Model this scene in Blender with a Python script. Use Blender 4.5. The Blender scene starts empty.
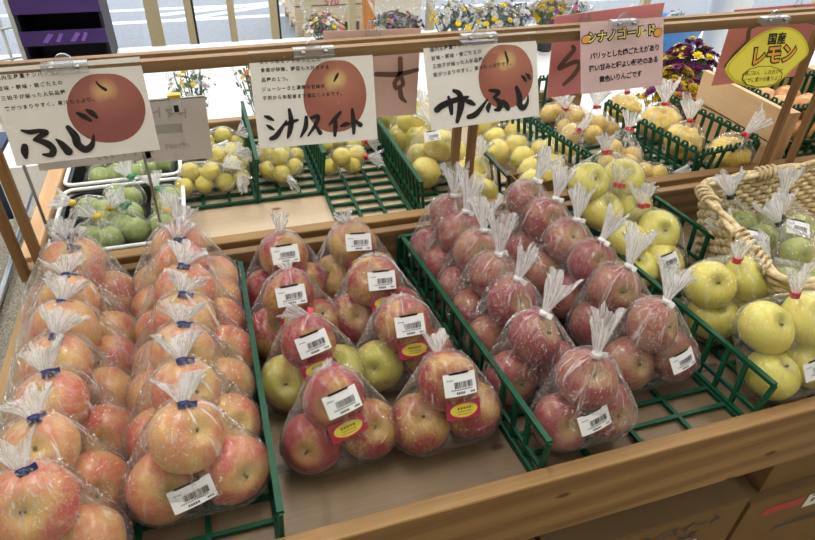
LAMP, SKY, EXPO = 21.0, 3.2, -0.36
import bpy, bmesh, math, random
from mathutils import Vector, Matrix, noise, Euler
from mathutils.bvhtree import BVHTree

SC = bpy.context.scene
COL = SC.collection
ZT = 0.70                      # height of the front tray's floor above the shop floor
R = math.radians
rnd = random.Random(7)

# ------------------------------------------------------------------ mesh builder
class MB:
    def __init__(self):
        self.v, self.f, self.m, self.s, self.uv = [], [], [], [], {}
    def quad(self, a, b, c, d, mi=0):
        i = len(self.v); self.v += [tuple(a), tuple(b), tuple(c), tuple(d)]
        self.f.append((i, i+1, i+2, i+3)); self.m.append(mi); self.s.append(False)
    def poly(self, pts, mi=0):
        i = len(self.v); self.v += [tuple(p) for p in pts]
        self.f.append(tuple(range(i, i+len(pts)))); self.m.append(mi); self.s.append(False)
    def hexa(self, p, mi=0):
        i = len(self.v); self.v += [tuple(q) for q in p]
        for f in ((0,3,2,1),(4,5,6,7),(0,1,5,4),(1,2,6,5),(2,3,7,6),(3,0,4,7)):
            self.f.append(tuple(i+k for k in f)); self.m.append(mi); self.s.append(False)
    def box(self, x0, x1, y0, y1, z0, z1, mi=0):
        self.hexa([(x0,y0,z0),(x1,y0,z0),(x1,y1,z0),(x0,y1,z0),(x0,y0,z1),(x1,y0,z1),(x1,y1,z1),(x0,y1,z1)], mi)
    def bar(self, p, q, w, h, up=(0,0,1), mi=0):
        p, q, up = Vector(p), Vector(q), Vector(up)
        d = (q-p).normalized(); s = d.cross(up)
        if s.length < 1e-5: s = d.cross(Vector((1,0,0)))
        s.normalize(); u = s.cross(d); s *= w/2; u *= h/2
        self.hexa([p-s-u, p+s-u, q+s-u, q-s-u, p-s+u, p+s+u, q+s+u, q-s+u], mi)
    def tube(self, pts, rad, n=8, mi=0, closed=False, cap=True):
        pts = [Vector(p) for p in pts]; N = len(pts); rings = []
        if not isinstance(rad, (list, tuple)): rad = [rad]*N
        ref = Vector((0,0,1))
        for i, p in enumerate(pts):
            a = pts[(i-1) % N] if (closed or i > 0) else p
            b = pts[(i+1) % N] if (closed or i < N-1) else p
            d = (b-a).normalized()
            if abs(d.dot(ref)) > .95: ref = Vector((1,0,0)) if abs(d.x) < .9 else Vector((0,1,0))
            s = d.cross(ref).normalized(); u = s.cross(d); ref = u
            i0 = len(self.v)
            for k in range(n):
                t = 2*math.pi*k/n
                self.v.append(tuple(p + s*math.cos(t)*rad[i] + u*math.sin(t)*rad[i]))
            rings.append(i0)
        for i in range(N if closed else N-1):
            a, b = rings[i], rings[(i+1) % N]
            for k in range(n):
                self.f.append((a+k, a+(k+1) % n, b+(k+1) % n, b+k)); self.m.append(mi); self.s.append(True)
        if cap and not closed:
            self.f.append(tuple(rings[0]+k for k in range(n))[::-1]); self.m.append(mi); self.s.append(False)
            self.f.append(tuple(rings[-1]+k for k in range(n))); self.m.append(mi); self.s.append(False)
    def lathe(self, prof, n=24, c=(0,0,0), mi=0, smooth=True):
        i0 = len(self.v); c = Vector(c)
        for r, z in prof:
            for k in range(n):
                t = 2*math.pi*k/n; self.v.append((c.x+r*math.cos(t), c.y+r*math.sin(t), c.z+z))
        for j in range(len(prof)-1):
            for k in range(n):
                a = i0+j*n; b = a+n
                self.f.append((a+k, a+(k+1) % n, b+(k+1) % n, b+k)); self.m.append(mi); self.s.append(smooth)
    def blob(self, c, r, mi=0, n=6, m=4, squash=(1,1,1), jit=0):
        i0 = len(self.v); c = Vector(c)
        for j in range(m+1):
            ph = math.pi*j/m
            for k in range(n):
                t = 2*math.pi*k/n; rr = r*(1+rnd.uniform(-jit, jit))
                self.v.append((c.x+rr*squash[0]*math.sin(ph)*math.cos(t), c.y+rr*squash[1]*math.sin(ph)*math.sin(t), c.z+rr*squash[2]*math.cos(ph)))
        for j in range(m):
            for k in range(n):
                a = i0+j*n; b = a+n
                self.f.append((a+k, b+k, b+(k+1) % n, a+(k+1) % n)); self.m.append(mi); self.s.append(True)
    def mesh(self, name, mats):
        me = bpy.data.meshes.new(name)
        me.from_pydata(self.v, [], self.f)
        for mt in (mats if isinstance(mats, (list, tuple)) else [mats]): me.materials.append(mt)
        for p, mi, s in zip(me.polygons, self.m, self.s):
            p.material_index = mi; p.use_smooth = s
        me.update()
        return me

def link(name, me, parent=None, loc=(0,0,0), rot=None):
    o = bpy.data.objects.new(name, me); COL.objects.link(o)
    if parent is not None: o.parent = parent
    o.location = Vector(loc) if parent is not None else Vector(loc)+Vector((0,0,ZT))
    if rot is not None:
        if isinstance(rot, Matrix): o.rotation_euler = rot.to_euler()
        else: o.rotation_euler = rot
    return o
def part(name, mb, mats, parent, loc=(0,0,0), rot=None):
    return link(name, mb.mesh(name, mats) if isinstance(mb, MB) else mb, parent, loc, rot)
def tag(o, label, cat, group=None):
    o['label'] = label; o['category'] = cat
    if group: o['group'] = group
    return o
def thing(name, label, cat, loc=(0,0,0), rot=None, group=None):
    return tag(link(name, None, None, loc, rot), label, cat, group)
def solo(name, mb, mats, label, cat, loc=(0,0,0), rot=None, group=None):
    return tag(link(name, mb.mesh(name, mats), None, loc, rot), label, cat, group)
def struct(name, mb, mats, loc=(0,0,0)):
    o = link(name, mb.mesh(name, mats), None, loc); o['kind'] = 'structure'; return o

# ------------------------------------------------------------------ materials
def lin(c):
    return tuple(((x/255)/12.92 if x/255 <= .04045 else ((x/255+.055)/1.055)**2.4) for x in c)+(1,)
class NT:
    def __init__(self, name):
        self.mat = bpy.data.materials.new(name); self.mat.use_nodes = True
        self.t = self.mat.node_tree; self.t.nodes.clear()
        self.out = self.n('ShaderNodeOutputMaterial')
    def n(self, typ, **kw):
        nd = self.t.nodes.new(typ)
        for k, v in kw.items():
            if k.startswith('i_'):
                key = k[2:]; key = int(key) if key.isdigit() else key.replace('_', ' ')
                s = nd.inputs[key]
                if hasattr(v, 'is_output') or isinstance(v, bpy.types.NodeSocket): self.t.links.new(v, s)
                else: s.default_value = v
            else: setattr(nd, k, v)
        return nd
    def l(self, a, b): self.t.links.new(a, b)
    def math(self, op, a, b=0.0, clamp=False):
        nd = self.n('ShaderNodeMath', operation=op, use_clamp=clamp)
        for i, x in enumerate((a, b)):
            if isinstance(x, bpy.types.NodeSocket): self.l(x, nd.inputs[i])
            else: nd.inputs[i].default_value = x
        return nd.outputs[0]
    def ramp(self, fac, stops, interp='LINEAR'):
        nd = self.n('ShaderNodeValToRGB'); cr = nd.color_ramp; cr.interpolation = interp
        while len(cr.elements) < len(stops): cr.elements.new(.5)
        for e, (p, c) in zip(cr.elements, stops):
            e.position = p; e.color = c if isinstance(c, tuple) else (c, c, c, 1)
        self.l(fac, nd.inputs[0]); return nd.outputs[0]
    def mix(self, fac, a, b, mode='MIX'):
        nd = self.n('ShaderNodeMix', data_type='RGBA', blend_type=mode)
        for s, x in ((nd.inputs[0], fac), (nd.inputs[6], a), (nd.inputs[7], b)):
            if isinstance(x, bpy.types.NodeSocket): self.l(x, s)
            else: s.default_value = x
        return nd.outputs[2]
    def noise(self, vec, scale, detail=3, rough=.5, dist=0):
        nd = self.n('ShaderNodeTexNoise'); nd.inputs['Scale'].default_value = scale
        nd.inputs['Detail'].default_value = detail; nd.inputs['Roughness'].default_value = rough
        nd.inputs['Distortion'].default_value = dist
        self.l(vec, nd.inputs['Vector']); return nd.outputs[0]
    def mapping(self, vec, scale=(1,1,1), loc=(0,0,0), rot=(0,0,0)):
        nd = self.n('ShaderNodeMapping'); nd.inputs['Scale'].default_value = scale
        nd.inputs['Rotation'].default_value = rot
        if isinstance(loc, bpy.types.NodeSocket): self.l(loc, nd.inputs['Location'])
        else: nd.inputs['Location'].default_value = loc
        self.l(vec, nd.inputs['Vector']); return nd.outputs[0]
    def fresnel(self, ior):
        """reflectance of a thin sheet, the same from either side"""
        g = self.n('ShaderNodeNewGeometry'); fr = self.n('ShaderNodeFresnel')
        self.l(self.math('SUBTRACT', ior, self.math('MULTIPLY', g.outputs['Backfacing'], ior-1/ior)), fr.inputs['IOR']); return fr
    def obj(self): return self.n('ShaderNodeTexCoord').outputs['Object']
    def rand(self): return self.n('ShaderNodeObjectInfo').outputs['Random']
    def principled(self, color, rough=.5, spec=.5, bump=None, bstr=.3, bdist=.002, coat=0, metal=0, trans=0, sss=0, emis=None):
        nd = self.n('ShaderNodeBsdfPrincipled')
        for key, x in (('Base Color', color), ('Roughness', rough), ('Specular IOR Level', spec), ('Coat Weight', coat), ('Metallic', metal), ('Transmission Weight', trans)):
            if isinstance(x, bpy.types.NodeSocket): self.l(x, nd.inputs[key])
            else: nd.inputs[key].default_value = x
        if bump is not None:
            b = self.n('ShaderNodeBump'); b.inputs['Strength'].default_value = bstr; b.inputs['Distance'].default_value = bdist
            self.l(bump, b.inputs['Height']); self.l(b.outputs[0], nd.inputs['Normal'])
        self.l(nd.outputs[0], self.out.inputs[0]); return self.mat

def plain(name, c, rough=.5, spec=.5, metal=0, noise_amt=.12, scale=40, bump=0):
    m = NT(name); nz = m.noise(m.obj(), scale, 4)
    c1 = lin(c); c0 = tuple(x*(1-noise_amt) for x in c1[:3])+(1,)
    return m.principled(m.ramp(nz, [(.3, c0), (.7, c1)]), rough, spec, metal=metal, bump=nz if bump else None, bstr=bump)
def wood(name, c_light, c_dark, axis='X', rough=.55, ring=18, plank=0, knots=True, spec=.3):
    m = NT(name); P = m.obj()
    s = {'X': (.09, 1, 1), 'Y': (1, .09, 1), 'Z': (1, 1, .09)}[axis]
    v = m.mapping(P, s)
    warp = m.noise(v, 9, 2, .5)
    wv = m.n('ShaderNodeTexWave', wave_type='BANDS', bands_direction={'X': 'Z', 'Y': 'X', 'Z': 'X'}[axis])
    wv.inputs['Scale'].default_value = ring; wv.inputs['Distortion'].default_value = 14; wv.inputs['Detail'].default_value = 2; wv.inputs['Detail Scale'].default_value = .6
    m.l(v, wv.inputs['Vector'])
    fine = m.noise(m.mapping(P, tuple(k*1.0 if k == 1 else .04 for k in s)), 220, 3, .6)
    f = m.math('ADD', m.math('MULTIPLY', wv.outputs[0], .30), m.math('MULTIPLY', fine, .40))
    f = m.math('ADD', f, m.math('MULTIPLY', warp, .45))
    col = m.ramp(f, [(.25, lin(c_light)), (.85, lin(c_dark))])
    if knots:
        vo = m.n('ShaderNodeTexVoronoi', feature='F1', voronoi_dimensions='2D'); vo.inputs['Scale'].default_value = 1
        s3 = m.n('ShaderNodeSeparateXYZ'); m.l(P, s3.inputs[0]); c3 = m.n('ShaderNodeCombineXYZ')
        ia, ib = {'X': ('X', 'Z' if not plank else 'Y'), 'Y': ('Y', 'Z'), 'Z': ('Z', 'X')}[axis]
        m.l(m.math('MULTIPLY', s3.outputs[ia], 4.5), c3.inputs[0]); m.l(m.math('MULTIPLY', s3.outputs[ib], 10.0), c3.inputs[1])
        m.l(c3.outputs[0], vo.inputs['Vector'])
        k = m.ramp(vo.outputs['Distance'], [(.03, 1.0), (.065, 0.0)])
        col = m.mix(m.math('MULTIPLY', k, .85), col, lin((62, 36, 22)))
    if plank:
        sx = m.n('ShaderNodeSeparateXYZ'); m.l(P, sx.inputs[0])
        fr = m.math('FRACT', m.math('DIVIDE', sx.outputs['Y' if axis == 'X' else 'X'], plank))
        ln = m.ramp(fr, [(0, 1.0), (.022, .9), (.034, 0.0)])
        col = m.mix(m.math('MULTIPLY', ln, .8), col, lin((60, 42, 28)))
        fl = m.math('FLOOR', m.math('DIVIDE', sx.outputs['Y' if axis == 'X' else 'X'], plank))
        wn = m.n('ShaderNodeTexWhiteNoise', noise_dimensions='1D'); m.l(fl, wn.inputs['W'])
        col = m.mix(m.math('MULTIPLY', wn.outputs[0], .18), col, lin(c_dark))
    return m.principled(col, rough, spec, bump=fine, bstr=.15, bdist=.001)

M = {}
M['front_wood'] = wood('front_board_pine', (168,134,86), (110,78,40), 'X', ring=8)
M['side_wood'] = wood('side_board_pine', (176,146,102), (130,98,62), 'Y', ring=8)
M['tray_wood'] = wood('tray_floor_wood', (138,118,94), (102,84,63), 'X', plank=.13, ring=5, rough=.42)
M['rear_wood'] = wood('rear_floor_wood', (204,188,164), (172,152,126), 'X', plank=.13, ring=5, rough=.35)
M['rail_wood'] = wood('rail_wood', (158,128,92), (104,80,52), 'X', knots=False, ring=9)
M['post_wood'] = wood('post_wood', (160,124,82), (112,82,50), 'Z', knots=False, ring=10)
M['crate_wood'] = wood('crate_wood', (214,180,138), (178,138,96), 'Y', ring=6)
M['pallet_wood'] = wood('pallet_wood', (222,204,180), (180,158,130), 'X')
M['green'] = plain('green_basket_plastic', (12,74,48), .5, .3, noise_amt=.25, scale=60)
M['dgreen'] = plain('dark_basket_plastic', (24,40,34), .4)
M['white_plastic'] = plain('white_plastic', (236,238,240), .35, noise_amt=.05)
M['tray_black'] = plain('black_tray_lining', (22,26,24), .3)
M['paper'] = plain('white_card', (240,238,232), .4, .5, noise_amt=.03, scale=8)
M['paper_grey'] = plain('thin_white_paper', (222,222,218), .7, noise_amt=.04, scale=6)
M['grey_print'] = plain('show_through_print', (186,190,186), .7)
M['pink'] = plain('pink_card', (232,150,156), .5, noise_amt=.05, scale=6)
M['pale_pink'] = plain('pale_pink_card', (236,204,194), .5, noise_amt=.04, scale=6)
M['pinkgrey'] = plain('dusty_pink_card', (214,184,184), .35, noise_amt=.04, scale=6)
M['brush_show'] = plain('brush_ink_from_behind', (128,98,92), .7)
M['ink'] = plain('black_ink', (16,16,18), .35, noise_amt=.2)
M['ink_red'] = plain('red_ink', (176,40,44), .5)
M['yellow_card'] = plain('lemon_card_yellow', (230,220,84), .35, noise_amt=.04, scale=6)
M['yellow_rim'] = plain('lemon_card_edge', (206,196,52), .35, noise_amt=.04)
M['yellow_ink'] = plain('pale_yellow_ink', (238,226,120), .5)
M['orange_ink'] = plain('orange_ink', (226,162,66), .5)
M['clear_hard'] = None
M['steel'] = plain('steel', (170,172,172), .28, .5, metal=1, noise_amt=.1)
M['white_steel'] = plain('white_painted_steel', (226,230,230), .35)
M['navy_tape'] = plain('navy_tape', (22,26,86), .4)
M['red_tape'] = plain('red_tape', (196,26,40), .4)
M['white_tape'] = plain('white_tape', (236,234,232), .4)
M['gold_tape'] = plain('gold_tape', (214,178,50), .35)
M['green_tape'] = plain('green_tape', (30,128,70), .4)
M['dark_tape'] = plain('dark_green_tape', (20,44,38), .4)
M['label'] = plain('price_sticker_paper', (232,234,236), .45, noise_amt=.03)
M['wine'] = plain('variety_sticker_red', (170,36,74), .4)
M['sticker_yellow'] = plain('variety_sticker_yellow', (226,204,70), .4)
M['cardboard'] = plain('cardboard', (126,100,66), .8, .2, noise_amt=.08, scale=12)
M['cardboard_top'] = plain('cardboard_lid', (132,108,78), .8, .2, noise_amt=.08, scale=12)
M['straw'] = None
M['floor'] = plain('shop_floor', (186,172,146), .4, noise_amt=.08, scale=5)
M['floor_out'] = plain('concrete_apron', (236,236,236), .8, noise_amt=.06)
M['wall'] = plain('shop_wall_paint', (214,210,198), .7, noise_amt=.03, scale=4)
M['ceiling'] = plain('ceiling_paint', (236,236,232), .8, noise_amt=.03, scale=4)
M['alu'] = plain('window_frame_aluminium', (188,176,146), .4, .5, noise_amt=.08)
M['dark_gap'] = plain('dark_seal', (40,38,34), .6)
M['orange_trim'] = wood('door_trim_wood', (214,150,92), (180,112,60), 'Z', knots=False)
M['counter'] = plain('white_counter_top', (240,242,244), .22, .5, noise_amt=.03, scale=4)
M['purple'] = plain('purple_shelf_edge', (62,40,100), .35, noise_amt=.15, scale=14)
M['purple_dark'] = plain('dark_navy_shelf_inside', (16,10,34), .5)
M['purple_mark'] = plain('pale_purple_print', (124,92,176), .4)
M['blue'] = plain('blue_plastic', (70,132,196), .35)
M['navy_box'] = plain('navy_box', (44,66,104), .5)
M['red'] = plain('red_plastic', (208,60,52), .4)
M['leaf'] = plain('leaf_green', (74,112,54), .5, noise_amt=.45, scale=50)
M['dark_leaf'] = plain('dark_leaf_green', (42,72,40), .5, noise_amt=.45, scale=50)
M['stem'] = plain('fruit_stem', (92,84,46), .7)
M['pot'] = plain('dark_flower_pot', (44,46,48), .5)
for k, c in (('purple', (112,40,92)), ('yellow', (236,206,56)), ('white', (238,236,230)), ('orange', (196,124,48)), ('pinkf', (206,110,140)), ('violet', (150,124,176))):
    M['petal_'+k] = plain('petals_'+k, c, .6, .2, noise_amt=.35, scale=70)

def asphalt():
    m = NT('asphalt'); P = m.obj(); a = m.noise(P, 60, 5, .7)
    return m.principled(m.ramp(a, [(.3, lin((138,140,146))), (.7, lin((176,178,184)))]), .9, .2)
M['asphalt'] = asphalt()
M['road_paint'] = plain('road_paint', (250,250,250), .8, noise_amt=.04)
def straw():
    m = NT('woven_straw'); P = m.obj(); a = m.noise(P, 90, 4, .6)
    return m.principled(m.ramp(a, [(.3, lin((150,126,86))), (.5, lin((206,186,146))), (.75, lin((232,216,180)))]), .6, .3, bump=a, bstr=.5, bdist=.002)
M['straw'] = straw()
def cloth():
    m = NT('green_flower_cloth'); P = m.obj()
    v = m.n('ShaderNodeTexVoronoi'); v.inputs['Scale'].default_value = 42; m.l(P, v.inputs['Vector'])
    return m.principled(m.ramp(v.outputs['Distance'], [(.28, lin((214,226,206))), (.36, lin((34,104,84)))]), .8, .2)
M['cloth'] = cloth()
def carpet():
    m = NT('grey_mat'); a = m.noise(m.obj(), 260, 4, .8)
    return m.principled(m.ramp(a, [(.35, lin((70,66,58))), (.65, lin((168,162,148)))]), .95, .1)
M['carpet'] = carpet()
def clear(name='clear_hard_plastic'):
    m = NT(name)
    tr = m.n('ShaderNodeBsdfTransparent'); tr.inputs[0].default_value = (.93,.94,.95,1)
    gl = m.n('ShaderNodeBsdfGlossy'); gl.inputs['Roughness'].default_value = .08
    df = m.n('ShaderNodeBsdfDiffuse'); df.inputs[0].default_value = (.9,.9,.9,1)
    fr = m.fresnel(1.5)
    a = m.n('ShaderNodeMixShader'); a.inputs[0].default_value = .08; m.l(tr.outputs[0], a.inputs[1]); m.l(df.outputs[0], a.inputs[2])
    b = m.n('ShaderNodeMixShader'); m.l(m.math('MULTIPLY', fr.outputs[0], 1.6, True), b.inputs[0]); m.l(a.outputs[0], b.inputs[1]); m.l(gl.outputs[0], b.inputs[2])
    m.l(b.outputs[0], m.out.inputs[0]); return m.mat
M['clear_hard'] = clear()
def glass():
    m = NT('window_glass')
    tr = m.n('ShaderNodeBsdfTransparent'); tr.inputs[0].default_value = (.97,.98,.98,1)
    gl = m.n('ShaderNodeBsdfGlossy'); gl.inputs['Roughness'].default_value = .02
    fr = m.fresnel(1.45)
    b = m.n('ShaderNodeMixShader'); m.l(fr.outputs[0], b.inputs[0]); m.l(tr.outputs[0], b.inputs[1]); m.l(gl.outputs[0], b.inputs[2])
    m.l(b.outputs[0], m.out.inputs[0]); return m.mat
M['glass'] = glass()

def film(name, haze=.02, crease=.42, tuft=.5, tint=(.985,.987,.99)):
    """thin polythene: clear, white along its creases and where plies gather at the neck (uv.y < 0 is the gathered tail)"""
    m = NT(name); tc = m.n('ShaderNodeTexCoord'); uv = tc.outputs['UV']; P = tc.outputs['Object']
    sp = m.n('ShaderNodeSeparateXYZ'); m.l(uv, sp.inputs[0]); v = sp.outputs['Y']
    rd = m.rand()
    off = m.n('ShaderNodeCombineXYZ'); m.l(m.math('MULTIPLY', rd, 37.0), off.inputs[0]); m.l(m.math('MULTIPLY', rd, 91.0), off.inputs[1]); m.l(m.math('MULTIPLY', rd, 13.0), off.inputs[2])
    st = m.noise(m.mapping(uv, (1, .10, 1), off.outputs[0]), 34, 3, .55, .6)      # creases running from the neck
    st2 = m.noise(m.mapping(uv, (1, .18, 1), off.outputs[0]), 70, 2, .5, 1.2)
    ck = m.noise(m.mapping(P, (1, 1, 1), off.outputs[0]), 42, 2, .5, 2.5)       # random crinkles
    ck2 = m.noise(m.mapping(P, (1, 1, 1), off.outputs[0]), 95, 1, .5, 2.0)
    ridge = m.math('MINIMUM', m.math('ABSOLUTE', m.math('SUBTRACT', ck, .5)), m.math('ADD', m.math('ABSOLUTE', m.math('SUBTRACT', ck2, .5)), .009))
    lines = m.ramp(ridge, [(0.0, 1.0), (.013, 0.0)])
    mask = m.ramp(m.noise(m.mapping(P, (1,1,1), off.outputs[0]), 16, 1), [(.42, 0.0), (.58, 1.0)])
    near = m.ramp(v, [(0.0, 1.0), (.42, .42), (.8, .18)])                      # plies open out away from the neck
    ss = m.ramp(st, [(.58, 0.0), (.70, 1.0)])
    s2 = m.ramp(st2, [(.60, 0.0), (.67, 1.0)])
    cr = m.math('MULTIPLY', m.math('ADD', ss, m.math('MULTIPLY', s2, .6)), near)
    cr = m.math('ADD', cr, m.math('MULTIPLY', m.math('MULTIPLY', lines, mask), .75))
    tail = m.ramp(m.math('MULTIPLY', v, -1.0), [(0.0, 0.0), (.01, 1.0)])
    pl = m.ramp(m.noise(m.mapping(uv, (1, .05, 1), off.outputs[0]), 30, 3, .7), [(.40, .25), (.60, 1.0)])
    tl = m.math('MULTIPLY', tail, pl)
    al = m.math('ADD', m.math('MULTIPLY', cr, crease), haze)
    al = m.math('ADD', al, m.math('MULTIPLY', tl, tuft), True)
    al = m.math('MINIMUM', al, .86)
    tr = m.n('ShaderNodeBsdfTransparent'); tr.inputs[0].default_value = tint+(1,)
    df = m.n('ShaderNodeBsdfDiffuse'); df.inputs[0].default_value = (.95,.95,.95,1)
    tl2 = m.n('ShaderNodeBsdfTranslucent'); tl2.inputs[0].default_value = (.93,.94,.95,1)
    w = m.n('ShaderNodeMixShader'); w.inputs[0].default_value = .5; m.l(df.outputs[0], w.inputs[1]); m.l(tl2.outputs[0], w.inputs[2])
    a = m.n('ShaderNodeMixShader'); m.l(al, a.inputs[0]); m.l(tr.outputs[0], a.inputs[1]); m.l(w.outputs[0], a.inputs[2])
    hgt = m.math('ADD', m.math('MULTIPLY', st, 1.0), m.math('MULTIPLY', m.math('MINIMUM', ridge, .12), 4.0))
    bp = m.n('ShaderNodeBump'); bp.inputs['Strength'].default_value = .8; bp.inputs['Distance'].default_value = .008; m.l(hgt, bp.inputs['Height'])
    gl = m.n('ShaderNodeBsdfGlossy'); gl.inputs['Roughness'].default_value = .06; m.l(bp.outputs[0], gl.inputs['Normal'])
    fr = m.fresnel(1.5)
    b = m.n('ShaderNodeMixShader'); m.l(m.math('MULTIPLY', fr.outputs[0], 1.6, True), b.inputs[0]); m.l(a.outputs[0], b.inputs[1]); m.l(gl.outputs[0], b.inputs[2])
    m.l(b.outputs[0], m.out.inputs[0]); return m.mat
M['film'] = film('clear_bag_film', .015, .72, .78)
M['film_foggy'] = film('foggy_bag_film', .10, .8, .85)
M['film_hazy'] = film('creased_bag_film', .022, .85, .82)
M['film_light'] = film('taut_bag_film', .006, .60, .78)

def fruit_skin(name, base, blush, top, streak=.5, blush_amt=.6, dots=(210,190,140), rough=.32, dimple=.35, vary=.3, bumps=0):
    """apple skin: ground colour, blush in meridian streaks, greenish hollow at the stalk, pale dots"""
    m = NT(name); P = m.obj(); rd = m.rand()
    off = m.n('ShaderNodeCombineXYZ'); m.l(m.math('MULTIPLY', rd, 23.0), off.inputs[0]); m.l(m.math('MULTIPLY', rd, 57.0), off.inputs[1]); m.l(m.math('MULTIPLY', rd, 11.0), off.inputs[2])
    nm = m.n('ShaderNodeVectorMath', operation='NORMALIZE'); m.l(P, nm.inputs[0])
    st = m.noise(m.mapping(nm.outputs[0], (1, 1, .14), off.outputs[0]), 11, 4, .65)
    big = m.noise(m.mapping(nm.outputs[0], (1, 1, .8), off.outputs[0]), 1.15, 2)
    f = m.math('ADD', m.math('MULTIPLY', m.math('SUBTRACT', st, .5), streak*1.6), m.math('MULTIPLY', m.math('SUBTRACT', big, .5), 1.9))
    f = m.math('ADD', m.math('ADD', f, blush_amt), m.math('MULTIPLY', m.math('SUBTRACT', rd, .5), vary), True)
    c0 = lin(base); c1 = lin(blush); cm = tuple((a*.55+b*.45) for a, b in zip(c0, c1))
    col = m.ramp(f, [(.08, c0), (.5, cm), (.92, c1)])
    sx = m.n('ShaderNodeSeparateXYZ'); m.l(nm.outputs[0], sx.inputs[0])
    d = m.ramp(sx.outputs['Z'], [(.80, 0.0), (.985, 1.0)])
    st3 = m.math('MULTIPLY', d, m.math('ADD', m.math('MULTIPLY', st, .7), .5), True)
    col = m.mix(m.math('MULTIPLY', st3, dimple*2, True), col, lin(top))
    vo = m.n('ShaderNodeTexVoronoi'); vo.inputs['Scale'].default_value = 200; m.l(P, vo.inputs['Vector'])
    dt = m.ramp(vo.outputs['Distance'], [(.10, 1.0), (.2, 0.0)])
    col = m.mix(m.math('MULTIPLY', dt, .35), col, lin(dots))
    return m.principled(col, rough, .45, coat=.15, bump=(m.noise(P, 60, 3) if bumps else st), bstr=bumps or .06, bdist=.004 if bumps else .002)
M['fuji'] = fruit_skin('fuji_skin', (208,172,104), (188,82,72), (200,184,104), .55, .56)
M['shinano'] = fruit_skin('red_streaked_skin', (192,168,78), (142,36,44), (184,160,92), .7, .80, vary=.4)
M['shinano_green'] = fruit_skin('green_gold_skin', (188,182,84), (170,92,60), (176,176,84), .6, .22, vary=.2)
M['sanfuji'] = fruit_skin('dull_red_skin', (170,132,94), (134,46,54), (166,150,90), .5, .74)
M['gold'] = fruit_skin('yellow_apple_skin', (214,206,98), (222,200,88), (160,150,70), .5, .3, dots=(150,150,80), dimple=.4)
M['lemon'] = fruit_skin('yuzu_skin', (206,186,62), (176,168,58), (150,160,60), .4, .3, dots=(190,170,60), dimple=.2, rough=.42, bumps=.25)
M['limegreen'] = fruit_skin('green_citrus_skin', (124,146,66), (158,166,82), (110,134,58), .4, .4, dots=(170,190,110), dimple=.2, rough=.35, bumps=.15)
M['pear'] = fruit_skin('pear_skin', (224,204,96), (206,192,84), (150,150,70), .5, .4, dots=(120,104,52), dimple=.4, rough=.45)
M['quince'] = fruit_skin('quince_skin', (222,192,84), (204,170,60), (180,150,60), .4, .4, dots=(180,150,60), dimple=.3, rough=.5, bumps=.4)
M['smallgold'] = fruit_skin('gold_fruit_skin', (218,186,92), (206,168,76), (170,150,70), .4, .35, dots=(190,150,70), dimple=.3)
M['greenpear'] = fruit_skin('green_pear_skin', (146,160,74), (182,184,92), (120,136,58), .4, .4, dots=(150,160,80), dimple=.3)
M['onion'] = fruit_skin('onion_skin', (206,156,96), (180,120,66), (150,104,60), .8, .4, dots=(200,150,90), dimple=.4)
def printed_apple(name, a, b, c):
    m = NT(name); P = m.obj()
    st = m.noise(m.mapping(P, (1, .25, 1), (3, 1, 0)), 60, 3)
    ln = m.n('ShaderNodeVectorMath', operation='LENGTH'); m.l(m.mapping(P, (1, 1.3, 1), (-.002, -.030, 0)), ln.inputs[0])
    col = m.ramp(m.math('ADD', m.math('MULTIPLY', ln.outputs['Value'], 14.0), m.math('MULTIPLY', m.math('SUBTRACT', st, .5), .25)), [(.05, lin(c)), (.28, lin(b)), (.8, lin(a))])
    return m.principled(col, .28, .5)
M['print_red'] = printed_apple('printed_apple_red', (146,84,78), (170,106,94), (218,182,124))
M['print_orange'] = printed_apple('printed_apple_orange', (158,94,80), (180,120,98), (222,196,132))
# ------------------------------------------------------------------ fruit meshes (radius 1, axis +Z, scaled when used)
def apple_mesh(name, mat, seed, rr, flat=.88, lobes=5, dim=.26, taper=.10, pear=0, n=28, m=20, lump=.0, longf=1.0):
    rn = random.Random(seed); ph0 = rn.uniform(0, 6.3); ax = rn.uniform(-.05, .05); ay = rn.uniform(-.05, .05)
    mb = MB(); prof = []
    for j in range(m+1):
        ph = math.pi*j/m; prof.append((math.sin(ph), math.cos(ph)))
    for j, (s, c) in enumerate(prof):
        for k in range(n):
            t = 2*math.pi*k/n
            rho = s*(1+.03*math.cos(lobes*t+ph0)*(.4-.6*c))*(1+taper*c)
            z = c*flat*longf
            z -= dim*math.exp(-(rho/.26)**2) if c > 0 else 0
            z += dim*.55*math.exp(-(rho/.24)**2)*(1+.3*math.cos(lobes*t+ph0)) if c < 0 else 0
            if pear: rho *= 1-pear*max(0, c)**1.2; z += pear*.9*max(0, c)**2
            x = rho*math.cos(t)*(1+ax); y = rho*math.sin(t)*(1+ay)
            q = 1+lump*noise.noise(Vector((x, y, z))*2.6+Vector((seed*3.1, 0, 0)))+.02*noise.noise(Vector((x, y, z))*1.3+Vector((seed, 7, 0)))
            mb.v.append((x*q*rr, y*q*rr, z*q*rr))
    for j in range(m):
        for k in range(n):
            a = j*n; b = a+n
            mb.f.append((a+k, b+k, b+(k+1) % n, a+(k+1) % n)); mb.m.append(0); mb.s.append(True)
    return mb.mesh(name, mat)
def stem_mesh(rr, flat):
    mb = MB(); z = rr*(flat-.28)
    mb.tube([(0, 0, z-.02*rr), (.02*rr, 0, z+.06*rr), (.06*rr, .03*rr, z+.16*rr)], [.05*rr, .035*rr, .05*rr], 6)
    return mb.mesh('stem', M['stem'])
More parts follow.
